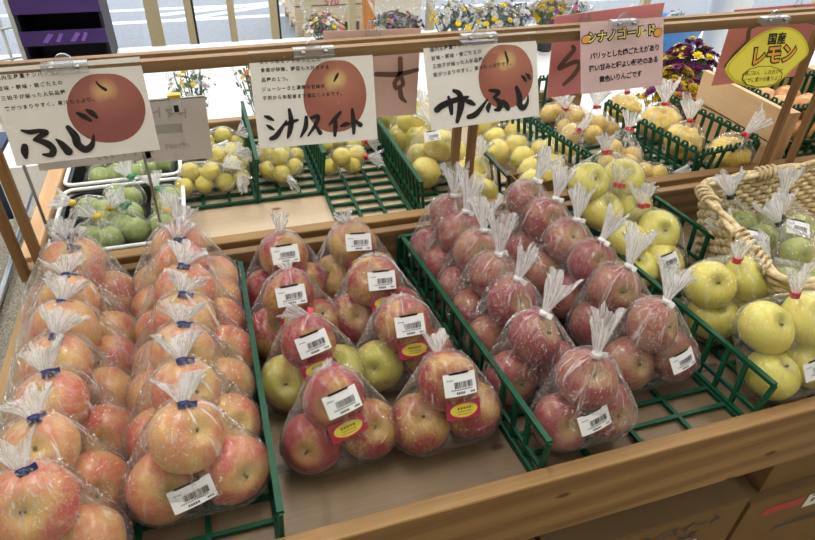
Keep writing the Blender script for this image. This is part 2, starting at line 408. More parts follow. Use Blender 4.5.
KINDS = {   # name, material, radius, mesh options, stem?
    'fuji': ('apple', 'fuji', .0425, dict(flat=.86), 1), 'shinano': ('apple', 'shinano', .0405, dict(flat=.90, taper=.13), 1),
    'shinano_green': ('apple', 'shinano_green', .0405, dict(flat=.90, taper=.13), 1),
    'sanfuji': ('apple', 'sanfuji', .0395, dict(flat=.86), 1), 'gold': ('apple', 'gold', .0405, dict(flat=.86), 1),
    'lemon': ('yuzu', 'lemon', .0200, dict(flat=.86, dim=.08, lump=.08, n=20, m=14), 0),
    'limegreen': ('green_citrus', 'limegreen', .0240, dict(flat=.95, dim=.05, lump=.05, n=20, m=14, longf=1.12), 0),
    'pear': ('pear', 'pear', .0300, dict(flat=.95, dim=.14, taper=-.05, pear=.22, n=22, m=16, lump=.1), 1),
    'quince': ('quince', 'quince', .0440, dict(flat=.82, dim=.2, lump=.22, n=30, m=22), 0),
    'smallgold': ('golden_fruit', 'smallgold', .0200, dict(flat=1.0, dim=.08, n=18, m=14, longf=1.1), 0),
    'greenpear': ('green_pear', 'greenpear', .0300, dict(flat=.88, dim=.16, n=22, m=16), 1),
    'onion': ('onion', 'onion', .0340, dict(flat=.86, dim=-.12, n=20, m=14), 0),
}
FM = {}
def fruit_mesh(kind, i):
    key = (kind, i % 4)
    if key not in FM:
        nm, mt, rr, kw, st = KINDS[kind]
        FM[key] = (apple_mesh(nm, M[mt], 11*i+len(kind), rr, **kw), stem_mesh(rr, kw['flat']) if st else None)
    return FM[key]
def align(axis, spin=0):
    return (Vector(axis).normalized().to_track_quat('Z', 'Y').to_matrix() @ Matrix.Rotation(spin, 3, 'Z'))
def put_fruit(kind, c, axis, parent, i, sc=1.0):
    me, st = fruit_mesh(kind, i)
    o = link(KINDS[kind][0], me, parent, c, align(axis, rnd.uniform(0, 6.3))); o.scale = (sc,)*3
    if st is not None: link('stem', st, o)
    return o

# ------------------------------------------------------------------ bag film shrunk over its fruit, gathered at a neck, tail fanned above it
def fib(n):
    g = math.pi*(3-5**.5)
    return [Vector((math.cos(g*i)*math.sqrt(1-(1-2*(i+.5)/n)**2), math.sin(g*i)*math.sqrt(1-(1-2*(i+.5)/n)**2), 1-2*(i+.5)/n)) for i in range(n)]
FIB = fib(70)
def film_mesh(fr, tie, tdir, tlen, twid, seed, nu=44, nv=26, loose=1.0, zmin=0.0, mat='film', pad=1.09, flatfan=.42):
    rn = random.Random(seed); tie = Vector(tie); so = Vector((seed*1.7 % 50, seed*.9 % 31, seed*2.3 % 17))
    bm = bmesh.new()
    for c, r in fr:
        for d in FIB: bm.verts.new(Vector(c)+d*r*pad)
    ctr = sum((Vector(c) for c, r in fr), Vector())/len(fr)
    a = (tie-ctr).normalized()
    e1 = a.cross(Vector((0, 1, 0))) if abs(a.y) < .9 else a.cross(Vector((1, 0, 0)))
    e1.normalize(); e2 = a.cross(e1)
    for k in range(6): bm.verts.new(tie+(e1*math.cos(k*1.047)+e2*math.sin(k*1.047))*.005)
    bmesh.ops.convex_hull(bm, input=bm.verts)
    bm.faces.ensure_lookup_table()
    tree = BVHTree.FromBMesh(bm)
    V, UV, F = [], [], []
    t = Vector(tdir).normalized()
    f1 = t.cross(Vector((0, 1, 0))) if abs(t.y) < .92 else t.cross(Vector((1, 0, 0)))
    f1.normalize(); f2 = t.cross(f1); sp = rn.uniform(-.5, .5)
    f1, f2 = f1*math.cos(sp)+f2*math.sin(sp), f2*math.cos(sp)-f1*math.sin(sp)
    nt = 7; k1 = rn.randint(7, 10); p1 = rn.uniform(0, 6.3); p2 = rn.uniform(0, 6.3)
    rows = 0
    for j in range(nt+1):                               # tail, from its free edge down to the neck
        w = 1-j/nt
        for i in range(nu):
            u = 2*math.pi*i/nu
            rad = .0042+twid*(w**1.15)*(1+.20*math.sin(k1*u+p1)*w+.16*math.sin((k1+5)*u+p2)*w)
            L = tlen*w*(1+(.16*math.sin(3*u+p2)+.10*math.sin(7*u+p1))*w)
            p = tie+t*L+f1*math.cos(u)*rad+f2*math.sin(u)*rad*(flatfan+(1-flatfan)*(1-w))
            p += noise.noise_vector(p*55+so)*.0035*w
            if p.z < zmin+.001: p.z = zmin+.001
            V.append(p); UV.append((i/nu, -w*.6))
        rows += 1
    th0 = .0055/max((tie-ctr).length, .01)
    R0 = (tie-ctr).length
    # rows of the body: dense at the neck
    ths = [th0+(math.pi-th0)*(j/nv)**1.25 for j in range(nv)]
    k2 = rn.randint(9, 13)
    for th in ths:
        for i in range(nu):
            u = 2*math.pi*i/nu
            # pleats converge at the neck
            d = a*math.cos(th)+(e1*math.cos(u)+e2*math.sin(u))*math.sin(th)
            h = tree.ray_cast(ctr, d)
            p = h[0] if h[0] is not None else ctr+d*.03
            s = (p-tie).length
            wn = math.exp(-s/.045)
            pl = .5+.5*math.sin(k2*u+p1+2*noise.noise(Vector((math.cos(u), math.sin(u), s*9))*1.5+so))
            amp = .0030*wn*pl*min(1, s/.012)+.0030*loose*max(0, noise.noise(p*28+so)+.15)+.0012*loose*abs(noise.noise(p*75+so))
            p = p+d*amp
            if p.z < zmin+.0006: p = Vector((p.x, p.y, zmin+.0006))
            V.append(p); UV.append((i/nu, max(.002, s*5)))
        rows += 1
    bm.free()
    V.append(ctr-a*0+(tree_end(tree, ctr, -a))); UV.append((.5, 1.0)); last = len(V)-1
    if V[last].z < zmin+.0006: V[last].z = zmin+.0006
    for j in range(rows-1):
        for i in range(nu):
            A = j*nu; B = A+nu
            F.append((A+i, B+i, B+(i+1) % nu, A+(i+1) % nu))
    for i in range(nu): F.append(((rows-1)*nu+i, last, (rows-1)*nu+(i+1) % nu))
    me = bpy.data.meshes.new('plastic_bag'); me.from_pydata([tuple(v) for v in V], [], F); me.materials.append(M[mat])
    ul = me.uv_layers.new(name='UVMap')
    for p in me.polygons:
        p.use_smooth = True
        us = [UV[me.loops[l].vertex_index][0] for l in p.loop_indices]
        wrap = max(us)-min(us) > .5
        for l in p.loop_indices:
            x, y = UV[me.loops[l].vertex_index]
            ul.data[l].uv = (x+1 if wrap and x < .5 else x, y)
    me.update(); return me
def tree_end(tree, c, d):
    h = tree.ray_cast(c, d); return (h[0]-c) if h[0] is not None else d*.03
def tie_mesh(t, kind, seed):
    rn = random.Random(seed); mb = MB(); t = Vector(t).normalized()
    hh = .0045 if kind != 'white_tape' else .0035
    mb.tube([-t*hh, t*hh], [.0068, .0068], 10)
    s = t.cross(Vector((0, 0, 1))) if abs(t.z) < .95 else Vector((1, 0, 0))
    s.normalize(); a = rn.uniform(-.6, .6); s = Matrix.Rotation(a, 3, t) @ s
    mb.bar(s*.004, s*.015+t*rn.uniform(-.004, .002), .0075, .0016, up=t.cross(s))
    return mb.mesh('tie', M[kind])

# ------------------------------------------------------------------ printed stickers
def text_mesh(body, size, mat, bold=0.0, center=True, space=1.0, shear=0, mirror=False):
    c = bpy.data.curves.new('lettering', 'FONT'); c.body = body; c.size = size; c.offset = bold; c.space_character = space; c.shear = shear
    c.resolution_u = 3
    if center: c.align_x = 'CENTER'; c.align_y = 'CENTER'
    o = bpy.data.objects.new('lettering', c); COL.objects.link(o)
    dg = bpy.context.evaluated_depsgraph_get(); me = bpy.data.meshes.new_from_object(o.evaluated_get(dg))
    bpy.data.objects.remove(o); bpy.data.curves.remove(c)
    me.name = 'lettering'; me.materials.clear(); me.materials.append(mat)
    if mirror: me.transform(Matrix.Scale(-1, 4, (1, 0, 0)))
    me.update()
    return me
_lab = {}
def curve_z(x, w, bend): return -bend*(2*x/w)**2
def price_label_mesh(w, h, v):
    key = (w, h, v % 3)
    if key in _lab: return _lab[key]
    rn = random.Random(v % 3+3); mb = MB(); N = 8; bend = .0035
    for i in range(N):
        x0 = -w/2+w*i/N; x1 = x0+w/N
        mb.quad((x0, -h/2, curve_z(x0, w, bend)), (x1, -h/2, curve_z(x1, w, bend)), (x1, h/2, curve_z(x1, w, bend)), (x0, h/2, curve_z(x0, w, bend)), 0)
    e = .0004
    def strip(x0, x1, y0, y1):
        mb.quad((x0, y0, curve_z(x0, w, bend)+e), (x1, y0, curve_z(x1, w, bend)+e), (x1, y1, curve_z(x1, w, bend)+e), (x0, y1, curve_z(x0, w, bend)+e), 1)
    for k in range(6):                                   # black band along the head of the sticker
        strip(-w*.32+k*w*.1, -w*.32+(k+1)*w*.1, h*.45, h*.55)
    x = -w*.2
    while x < w*.36:                                     # bar code
        bw = rn.choice((.0005, .0008, .0012)); strip(x, x+bw, -h*.16, h*.12); x += bw+rn.choice((.0005, .0007, .0011))
    for k in range(13): strip(-w*.3+k*w*.05, -w*.3+k*w*.05+w*.028, -h*.25, -h*.2)
    for k in range(5): strip(-w*.16+k*w*.055, -w*.16+k*w*.055+w*.034, -h*.42, -h*.32)
    for k in range(3): strip(w*.28+k*w*.055, w*.28+k*w*.055+w*.034, -h*.42, -h*.34)
    for k in range(4): strip(-w*.40+k*w*.05, -w*.40+k*w*.05+w*.028, h*.20, h*.245)
    me = mb.mesh('price_label', [M['label'], M['ink']])
    _lab[key] = me; return me
_vl = {}
def variety_label_mesh():
    if 'v' in _vl: return _vl['v']
    mb = MB(); w, h = .048, .024
    N = 8; bend = .003
    for i in range(N):
        x0 = -w/2+w*i/N; x1 = x0+w/N
        mb.quad((x0, -h/2, curve_z(x0, w, bend)), (x1, -h/2, curve_z(x1, w, bend)), (x1, h/2, curve_z(x1, w, bend)), (x0, h/2, curve_z(x0, w, bend)), 0)
    xs = [-.0190*math.cos(math.pi*k/16) for k in range(17)]; yy = lambda x: .0090*math.sqrt(max(0, 1-(x/.0190)**2))
    for a, b in zip(xs, xs[1:]):
        za, zb = curve_z(a, w, bend)+.0006, curve_z(b, w, bend)+.0006
        mb.quad((a, -yy(a), za), (b, -yy(b), zb), (b, yy(b), zb), (a, yy(a), za), 1)
    rn = random.Random(5)
    for yy, n, hh in ((.0030, 5, .0026), (-.0014, 8, .0011), (-.0048, 7, .0010)):
        for k in range(n):
            x = -.010+.020*(k+.2)/n; z = curve_z(x, w, bend)+.0011
            mb.quad((x, yy-hh/2, z), (x+.020/n*.6, yy-hh/2+rn.uniform(-.0006, .0006), z), (x+.020/n*.5, yy+hh/2, z), (x+.020/n*.1, yy+hh/2, z), 2)
    _vl['v'] = mb.mesh('variety_label', [M['wine'], M['sticker_yellow'], M['ink']]); return _vl['v']
def face_matrix(nrm, roll=0, up=(0, 0, 1)):
    n = Vector(nrm).normalized(); u = Vector(up); x = u.cross(n).normalized(); y = n.cross(x)
    m = Matrix((x, y, n)).transposed()
    return m @ Matrix.Rotation(roll, 3, 'Z')

SEED = [0]
def bag(name, label, cat, group, base, fruits, tie, tdir, tlen, twid, tiekind, film='film', labels=(), loose=1.0, nu=44, nv=26, zmin=0.0, flatfan=.42):
    """fruits: (kind, (x,y,z), axis, scale) relative to base; labels: (kind, w, h, centre, normal, roll)"""
    SEED[0] += 1; sd = SEED[0]
    o = thing(name, label, cat, base, None, group)
    fr = []
    for i, (k, c, ax, s) in enumerate(fruits):
        put_fruit(k, c, ax, o, sd*3+i, s); fr.append((c, KINDS[k][2]*s*KINDS[k][3].get('longf', 1)))
    b = link('plastic_bag', film_mesh(fr, tie, tdir, tlen, twid, sd, nu, nv, loose, zmin, film, flatfan=flatfan), o)
    if tiekind: link('tie', tie_mesh(tdir, tiekind, sd), b, tie)
    for kind, w, h, c, n, roll in labels:
        me = price_label_mesh(w, h, sd) if kind == 'price' else variety_label_mesh()
        link('price_label' if kind == 'price' else 'variety_label', me, o, c, face_matrix(n, roll))
    return o
def J(a=.004): return rnd.uniform(-a, a)
def ordinal(i): return ['first', 'second', 'third', 'fourth', 'fifth', 'sixth', 'seventh', 'eighth', 'ninth', 'tenth'][i]

def apple_bag(kind, x, y, z, label, group, tiekind, tdir, tlen, twid, half=.042, top=(.0, .012, .066), tie=None, film='film', labels=(), loose=1.0, face=(0, -.75, .62), kinds=None, nu=46, nv=28, name='bag_of_apples', cat='bag of apples', spread=.3):
    r = KINDS[kind][2]
    kinds = kinds or [kind]*3
    ax = lambda: (face[0]+J(spread), face[1]+J(spread), face[2]+J(spread))
    fl = [(kinds[0], (-half+J(.002), J(.003), r*1.03), ax(), 1+J(.03)), (kinds[1], (half+J(.002), J(.003), r*1.03), ax(), 1+J(.03)),
          (kinds[2], (top[0]+J(.003), top[1], r*1.01+top[2]), ax(), 1+J(.03))]
    tie = tie or (top[0]+.004, top[1]+.008, r+top[2]+.042)
    return bag(name, label, cat, group, (x, y, z), fl, tie, tdir, tlen, twid, tiekind, film, labels, loose, nu, nv, 0.0)

# ------------------------------------------------------------------ lattice baskets
def basket(name, label, x0, x1, y0, y1, z, h, walls, group=None, flare=.012, step=.034, mat='green', slant=.35, front_cut=.0, nxb=4, arches=False, ):
    o = thing(name, label, 'basket', (x0, y0, z+.0012), None, group)
    W, D = x1-x0, y1-y0
    g = MB(); w = .0065
    for i in range(nxb+1):
        x = w/2+(W-w)*i/nxb; g.bar((x, 0, .004), (x, D, .004), w, .006)
    n = max(3, round(D/.036))
    for j in range(n+1):
        y = w/2+(D-w)*j/n; ww = w*1.15 if j in (0, n) else w
        K = nxb*2
        for k in range(K):                              # cross bars swell at each crossing
            xa = w/2+(W-w)*k/K; xb = w/2+(W-w)*(k+1)/K
            g.bar((xa, y, .0045), (xb, y, .0045), ww*(1.0 if k % 2 else .85), .006)
    part('base_grid', g, M[mat], o)
    def wall(p, q, out, nm):
        """p, q: bottom corners; out: outward direction"""
        p, q, out = Vector(p), Vector(q), Vector(out); d = (q-p); L = d.length; d.normalize()
        b = MB(); up = Vector((0, 0, h))+out*(flare[{(-1, 0): 0, (1, 0): 1, (0, 1): 2, (0, -1): 3}[(round(out.x), round(out.y))]] if isinstance(flare, tuple) else flare)
        cut = front_cut if nm == 'side_wall' else 0
        P0 = p+d*cut; b.bar(p+Vector((0,0,.006)), q+Vector((0,0,.006)), .007, .012, up=out.cross(d))
        b.bar(P0+up, q+up, .008, .006, up=out.cross(d))
        b.bar(p+d*cut*.4+up*.36, q+up*.36, .005, .006, up=out.cross(d))
        m = max(2, round(L/step))
        for i in range(m+1):
            s = i/m; a = p+d*(L*s); t = p+d*(cut+(L-cut)*s)+up+d*(slant*step if i < m else 0)
            if i == 0: t = P0+up
            b.bar(a, t, .005, .0065, up=d)
            if arches and i < m:                        # small round arch above the rail
                s2 = (i+.5)/m; c = p+d*(cut+(L-cut)*s2)+up
                b.tube([c-d*step*.3, c-d*step*.2+Vector((0,0,.010)), c+d*step*.2+Vector((0,0,.010)), c+d*step*.3], .003, 5)
        part(nm, b, M[mat], o)
    if 'l' in walls: wall((0, 0, 0), (0, D, 0), (-1, 0, 0), 'side_wall')
    if 'r' in walls: wall((W, 0, 0), (W, D, 0), (1, 0, 0), 'side_wall')
    if 'b' in walls: wall((0, D, 0), (W, D, 0), (0, 1, 0), 'end_wall')
    if 'f' in walls: wall((0, 0, 0), (W, 0, 0), (0, -1, 0), 'end_wall')
    return o

def shear(o, k):
    """a basket pushed out of square: its back end shifted sideways"""
    for c in o.children: c.data.transform(Matrix(((1, -k, 0, 0), (0, 1, 0, 0), (0, 0, 1, 0), (0, 0, 0, 1))))
# ================================================================== THE STALL
tb = thing('display_table', 'stepped pine display table with two fruit trays, front board and sign rail', 'display table')
def tpart(nm, boxes, mat, lab=None):
    mb = MB()
    for b in boxes: mb.box(*b)
    o = part(nm, mb, M[mat], tb)
    bv = o.modifiers.new('edge', 'BEVEL'); bv.width = .0015; bv.segments = 1; bv.limit_method = 'ANGLE'
    return o
XL, XR = -.360, 1.58
tpart('front_board', [(XL, XR, .385, .407, -.088, .038)], 'front_wood')
tpart('tray_floor', [(XL+.02, XR, .407, .925, -.02, 0)], 'tray_wood')
tpart('tray_floor', [(XL+.02, XR, .975, 1.30, .03, .05), (XL+.02, 1.02, 1.30, 1.50, .03, .05)], 'rear_wood')
tpart('side_board', [(XL, XL+.022, .407, .985, -.088, .042)], 'side_wood')
tpart('side_board', [(XL+.005, XL+.034, .985, 1.52, -.05, .10)], 'crate_wood')
tpart('divider_board', [(XL+.022, XR, .925, .943, -.02, .088)], 'rail_wood')
tpart('divider_board', [(XL+.022, XR, .946, .972, -.02, .099)], 'front_wood')
tpart('back_board', [(XL+.034, 1.02, 1.50, 1.522, -.02, .098)], 'rail_wood')
for x in (XL+.03, XR-.09):
    for y in (.43, 1.22): tpart('leg', [(x, x+.06, y, y+.06, -.70, -.02)], 'post_wood')
for x in (-.309, -.336, .397, .427, 1.138, 1.21):
    tpart('post', [(x-.0072, x+.0072, .9315, .9445, .086, .55 if x < 0 else .43)], 'post_wood')
for y0, y1, za, zb2 in ((.9165, .9315, .412, .428), (.978, .992, .404, .420)):
    mb = MB(); s0 = -.62; s1 = 1.62; dz = .0075
    mb.hexa([(s0, y0, za+dz*s0), (s1, y0, za+dz*s1), (s1, y1, za+dz*s1), (s0, y1, za+dz*s0), (s0, y0, zb2+dz*s0), (s1, y0, zb2+dz*s1), (s1, y1, zb2+dz*s1), (s0, y1, zb2+dz*s0)])
    part('sign_rail', mb, M['rail_wood'], tb)
for x in (-.32, .412, 1.175):
    tpart('rail_spacer', [(x-.03, x+.03, .9445, .978, .403, .414)], 'rail_wood')

# ------------------------------------------------------------------ front trays' baskets
bk_f = basket('lattice_basket', 'green lattice basket under the two rows of pink apple bags with navy ties', -.330, -.006, .412, .912, 0, .075, 'rb', 'green lattice baskets', flare=.004, slant=.0)
bk_s = basket('lattice_basket', 'green lattice basket holding the dull red apple bags with white ties', .327, .668, .412, .912, 0, .078, 'lrb', 'green lattice baskets', flare=(-.006, .018, 0, 0), slant=.45)
shear(bk_s, .08)
bk_y = basket('lattice_basket', 'green lattice basket holding the yellow apple bags with red ties', .735, .872, .413, .912, 0, .085, 'rb', 'green lattice baskets', flare=(0, .012, 0, 0), slant=.45, nxb=2)
shear(bk_y, .08)

# ------------------------------------------------------------------ pink apples, navy ties: two rows in the front basket
zb = .009
ys1 = [.455, .527, .598, .665, .737, .795, .858, .915]
ys2 = [.503, .576, .646, .712, .776, .835, .890]
g = 'pink apple bags with navy ties'
for i, y in enumerate(ys1):
    z = zb+(0, 0, 0, 0, 0, .004, .012, .024)[i]; y2 = min(y, .868)
    lab = 'bag of three pink apples, %s from the front in the row along the side board' % ordinal(i)
    apple_bag('fuji', -.247+J(.003), y2, z, lab, g, 'navy_tape', (J(.35), .75, .55), .030+J(.004), .023, loose=1.2, film='film_hazy', face=(J(.3), -.72, .6), spread=.35)
for i, y in enumerate(ys2):
    z = zb+(0, 0, 0, 0, .004, .012, .024)[i]; y2 = min(y, .868)
    if i == 0: lab = 'bag of three pink apples with white price sticker and navy tie in the green basket'
    else: lab = 'bag of three pink apples, %s behind the one with a price sticker in its row' % ordinal(i-1)
    labs = [('price', .050, .027, (-.002, -.042, .070), (.06, -.80, .62), R(10))] if i == 0 else ()
    apple_bag('fuji', -.090+J(.004), y2, z, lab, g, 'navy_tape', (.15+J(.3), .75, .55), .030+J(.004), .023, loose=1.2, film='film_hazy', face=(J(.3), -.72, .6), labels=labs, spread=.35)

# ------------------------------------------------------------------ red-streaked apples on the bare boards, price sticker over a red and yellow one
g = 'red streaked apple bags with stickers'
SHN = [  # x, y, kinds, label, roll, tail direction, tail length
 (.090, .528, 'sss', 'bag of red streaked apples nearest the front board, next to the first pink row', R(10), (-.5, .6, .6), .012),
 (.234, .516, 'sss', 'bag of red streaked apples nearest the front board, beside the dull red apple basket', R(-4), (.1, .8, .6), .030),
 (.076, .640, 'ggs', 'bag with two green apples under a red one, beside the green basket edge', R(9), (-.9, .1, .45), .034),
 (.213, .640, 'gss', 'bag of red streaked apples, second from the front beside the dull red apple basket', R(-3), (.2, .7, .7), .010),
 (.064, .752, 'sss', 'bag of dark red apples, third from the front beside the pink apple basket', R(-1), (-.2, .6, .7), .016),
 (.200, .752, 'sss', 'bag of red streaked apples, third from the front beside the dull red apple basket', R(-6), (.1, .6, .7), .010),
 (.068, .862, 'sss', 'bag of dark red apples with long clear tail at the divider, beside the pink rows', R(-2), (.1, .5, .8), .036),
 (.188, .866, 'sss', 'bag of dark red apples with short clear tail and red tie against the divider', R(-7), (-.1, .35, .9), .022)]
for i, (x, y, ks, lab, roll, td, tl) in enumerate(SHN):
    kk = [{'s': 'shinano', 'g': 'shinano_green'}[c] for c in ks]
    t = (J(.004), .010, .062); r = .0385; n = Vector((.06, -.80, .60)).normalized()
    tc = Vector((t[0], t[1], r+t[2])); n2 = Vector((.03, -.97, .22)).normalized()
    up = n.cross(Vector((1, 0, 0)))
    pl = tc+n*.0445+Vector((0, 0, .004)); vl = tc+Vector((.006, -.0465, -.006))
    labs = [('price', .044, .029, tuple(pl), tuple(n), roll), ('variety', 0, 0, tuple(vl), (.05, -.86, .5), roll)]
    apple_bag('shinano', x, y, 0, lab, g, 'red_tape', td, tl, .013 if tl > .02 else .008, kinds=kk, half=.0385, top=t, tie=(J(.006), .030, r+t[2]+.032), film='film_light', labels=labs, loose=.9, face=(0, -.5, .75), spread=.4)

# ------------------------------------------------------------------ dull red apples, white ties, in the second basket
g = 'dull red apple bags with white ties'
SFL = [(.415, .462), (.388, .556), (.388, .640), (.386, .706), (.388, .772), (.378, .828), (.372, .873)]
SFR = [(.570, .530), (.566, .620), (.560, .690), (.548, .752), (.540, .814), (.530, .872)]
for i, (x, y) in enumerate(SFL):
    lab = 'bag of dull red apples with price sticker, at the open front of its green basket' if i == 0 else 'bag of dull red apples, %s behind the front one along the bare board side' % ordinal(i-1)
    labs = [('price', .047, .027, (-.012, -.041, .078), (.05, -.85, .52), R(9))] if i == 0 else ()
    z = zb+(0, 0, 0, .002, .006, .012, .020)[i]
    apple_bag('sanfuji', x, y, z, lab, g, 'white_tape', (.30+J(.25), .25, .9), .054+J(.005), .021, half=.0365, top=(-.004, .010, .060), tie=(.006, .012, .141), film='film_hazy', labels=labs, loose=1.0, face=(.25, -.75, .55), spread=.3, )
for i, (x, y) in enumerate(SFR):
    lab = 'bag of dull red apples with price sticker low down, beside the yellow apple bags' if i == 0 else 'bag of dull red apples, %s behind the stickered one along the yellow apples' % ordinal(i-1)
    labs = [('price', .045, .026, (.018, -.046, .076), (.12, -.82, .55), R(8))] if i == 0 else ()
    z = zb+(0, .002, .006, .012, .020, .028)[i]
    apple_bag('sanfuji', x, y, z, lab, g, 'white_tape', (.45+J(.25), .3, .85), .052+J(.006), .020, half=.0385, top=(-.006, .012, .060), tie=(.010, .014, .141), film='film_hazy', labels=labs, loose=1.0, face=(.25, -.75, .55), spread=.3)

# ------------------------------------------------------------------ yellow apples, red ties
g = 'yellow apple bags with red ties'
def ybag(label, base, fr, tie, td, tl, tw, labels=(), fl='film_light', lo=.9):
    bx, by, bz = base
    return bag('bag_of_apples', label, 'bag of apples', g, base, [('gold', (x-bx, y-by, z-bz), (J(.4), -.5+J(.4), .7), 1+J(.03)) for x, y, z in fr], (tie[0]-bx, tie[1]-by, tie[2]-bz), td, tl, tw, 'red_tape', fl, labels, lo)
ybag('bag of four yellow apples with price sticker and red tie at the front', (.765, .455, zb), [(.726, .490, .110), (.809, .490, .108), (.728, .450, .050), (.811, .452, .050)], (.770, .500, .156), (.0, .25, .95), .038, .020,
     [('price', .048, .028, (-.004, -.040, .080), (.1, -.85, .5), R(6))])
ybag('bag of pale yellow apples with red tie, second from the front beside the straw basket', (.760, .590, zb), [(.722, .605, .106), (.797, .603, .104), (.734, .585, .050), (.813, .580, .050)], (.760, .605, .148), (.15, .2, .95), .030, .018)
ybag('bag of yellow apples with a price sticker behind a white tied tail', (.725, .765, zb), [(.684, .775, .090), (.757, .785, .092), (.752, .745, .048), (.690, .742, .048)], (.712, .795, .150), (.05, .3, .95), .036, .022,
     [('price', .040, .028, (.008, -.055, .070), (-.1, -.8, .6), R(15))])
ybag('bag of yellow apples with short red tied tail, between two other yellow bags', (.705, .845, zb+.02), [(.672, .850, .112), (.742, .858, .108)], (.700, .860, .160), (.3, .3, .9), .030, .018)
ybag('bag of yellow apples leaning on the divider beside the cardboard pear box', (.695, .900, .100), [(.652, .884, .158), (.732, .888, .154)], (.686, .900, .212), (-.1, .1, 1), .032, .016)
# ================================================================== REAR TRAY
zf = .05
RG = [('b1', 'green lattice basket of bagged yuzu beside the white trays', -.112, .052, 1.158, 1.49, 'r', 0),
      ('b2', 'green lattice basket of greenish yuzu in the middle of the rear tray', .056, .188, 1.158, 1.49, 'r', 0),
      ('b3', 'mostly empty green lattice basket with bare grid in front', .192, .352, .990, 1.49, '', 0),
      ('b4', 'green lattice basket of large yellow pears by the middle posts', .362, .560, .985, 1.49, 'l', 0),
      ('b5', 'green lattice basket of golden fruit bags with red ties', .742, .965, .985, 1.44, 'lb', R(8)),
      ('b6', 'green lattice basket of big knobbly quinces', 1.00, 1.165, .985, 1.30, 'lrf', R(6))]
for k, lab, x0, x1, y0, y1, w, rz in RG:
    o = basket('lattice_basket', lab, x0, x1, y0, y1, zf, .095 if k != 'b6' else .085, w, 'green lattice baskets', flare=.010, slant=.25, step=.026, arches=k in ('b5', 'b6'), nxb=3)
    o.rotation_euler = (0, 0, rz)
dk = basket('wire_basket', 'small dark basket wall between the big pears and the flat pear packs', .548, .60, .985, 1.10, zf, .085, 'l', None, mat='dgreen', nxb=1)

def fbag(label, cat, group, kind, fr, tie, td, tl, tw, tk, name='bag_of_yuzu', sc=1.0, fl='film', labels=(), lo=1.1, base=None, nu=36, nv=20, axis=None, flatfan=.42):
    bx = sum(p[0] for p in fr)/len(fr); by = sum(p[1] for p in fr)/len(fr); bz = min(p[2] for p in fr)-KINDS[kind][2]*sc
    b = (bx, by, bz)
    ax = axis or (lambda: (J(.6), -.5+J(.5), .6+J(.4)))
    return bag(name, label, cat, group, b, [(kind, (x-bx, y-by, z-bz), ax(), sc*(1+J(.05))) for x, y, z in fr], (tie[0]-bx, tie[1]-by, tie[2]-bz), td, tl, tw, tk, fl, labels, lo, nu, nv, 0.0, flatfan)
g = 'yuzu bags in the rear baskets'; L = .084
fbag('bag of yellow yuzu nearest the white tray at the front of its basket', 'bag of yuzu', g, 'lemon', [(-.073, 1.229, .104), (-.049, 1.205, L), (-.088, 1.203, L), (-.032, 1.215, .106), (-.06, 1.24, L)], (-.005, 1.190, .128), (.7, -.3, .35), .030, .018, None)
fbag('bag of yellow yuzu with silvery tail beside the green dividing wall', 'bag of yuzu', g, 'lemon', [(-.006, 1.204, L), (.028, 1.214, L), (.014, 1.222, .116)], (.022, 1.178, .110), (.2, -.8, -.1), .036, .018, None)
fbag('bag of yellow yuzu in the middle of its basket behind two bags', 'bag of yuzu', g, 'lemon', [(-.015, 1.276, .110), (.020, 1.290, .110), (.030, 1.275, L), (-.02, 1.29, L)], (.022, 1.240, .130), (.5, -.5, .3), .030, .018, None)
fbag('bag of yellow yuzu with small white sticker at the back of its basket', 'bag of yuzu', g, 'lemon', [(.004, 1.370, .115), (-.035, 1.420, L), (-.029, 1.372, L), (.030, 1.390, L), (-.065, 1.39, L)], (.036, 1.345, .128), (.6, -.4, .4), .026, .016, None, labels=[('price', .034, .018, (.018, -.062, .048), (0, -.8, .6), R(15))])
fbag('bag of greenish yuzu with its tail hanging towards the bare boards', 'bag of yuzu', g, 'lemon', [(.088, 1.237, L), (.112, 1.212, L), (.143, 1.238, L), (.115, 1.235, .114)], (.124, 1.185, .090), (.15, -.95, -.2), .034, .014, None)
fbag('bag of greenish yuzu second from the front in the middle basket', 'bag of yuzu', g, 'lemon', [(.093, 1.290, .092), (.124, 1.278, .105), (.155, 1.290, L)], (.078, 1.262, .115), (-.6, -.5, .3), .028, .016, None)
fbag('bag of greenish yuzu at the back of the middle basket under a sign', 'bag of yuzu', g, 'lemon', [(.1, 1.355, L), (.133, 1.335, .092), (.156, 1.36, L)], (.113, 1.315, .120), (-.3, -.6, .5), .026, .016, None)
fbag('bag of yellow yuzu with red tie nearest the empty grid', 'bag of yuzu', g, 'lemon', [(.219, 1.218, L), (.269, 1.215, L), (.243, 1.200, .114), (.283, 1.232, .100)], (.302, 1.218, .098), (.9, -.3, 0), .034, .016, 'red_tape')
fbag('bag of yellow yuzu at the back corner of the half empty basket', 'bag of yuzu', g, 'lemon', [(.231, 1.334, L), (.262, 1.345, L), (.224, 1.372, L)], (.238, 1.312, .118), (-.3, -.3, .7), .024, .014, None)
fbag('bag of yellow yuzu with red tie beside the big pear basket wall', 'bag of yuzu', g, 'lemon', [(.298, 1.311, L), (.326, 1.322, .092), (.290, 1.347, L), (.322, 1.369, L)], (.322, 1.283, .106), (.5, -.7, .1), .026, .015, 'red_tape')
g = 'bags of large yellow pears'
fbag('bag of large speckled yellow pears nearest the middle posts, with white label', 'bag of pears', g, 'pear', [(.408, 1.125, .093), (.416, 1.187, .100), (.450, 1.150, .142), (.487, 1.165, .108)], (.430, 1.165, .188), (-.5, .3, .6), .036, .014, None, 'bag_of_pears', sc=1.12, fl='film_light', labels=[('price', .034, .020, (-.02, -.035, .118), (-.3, -.7, .6), R(14))], nu=44, nv=26)
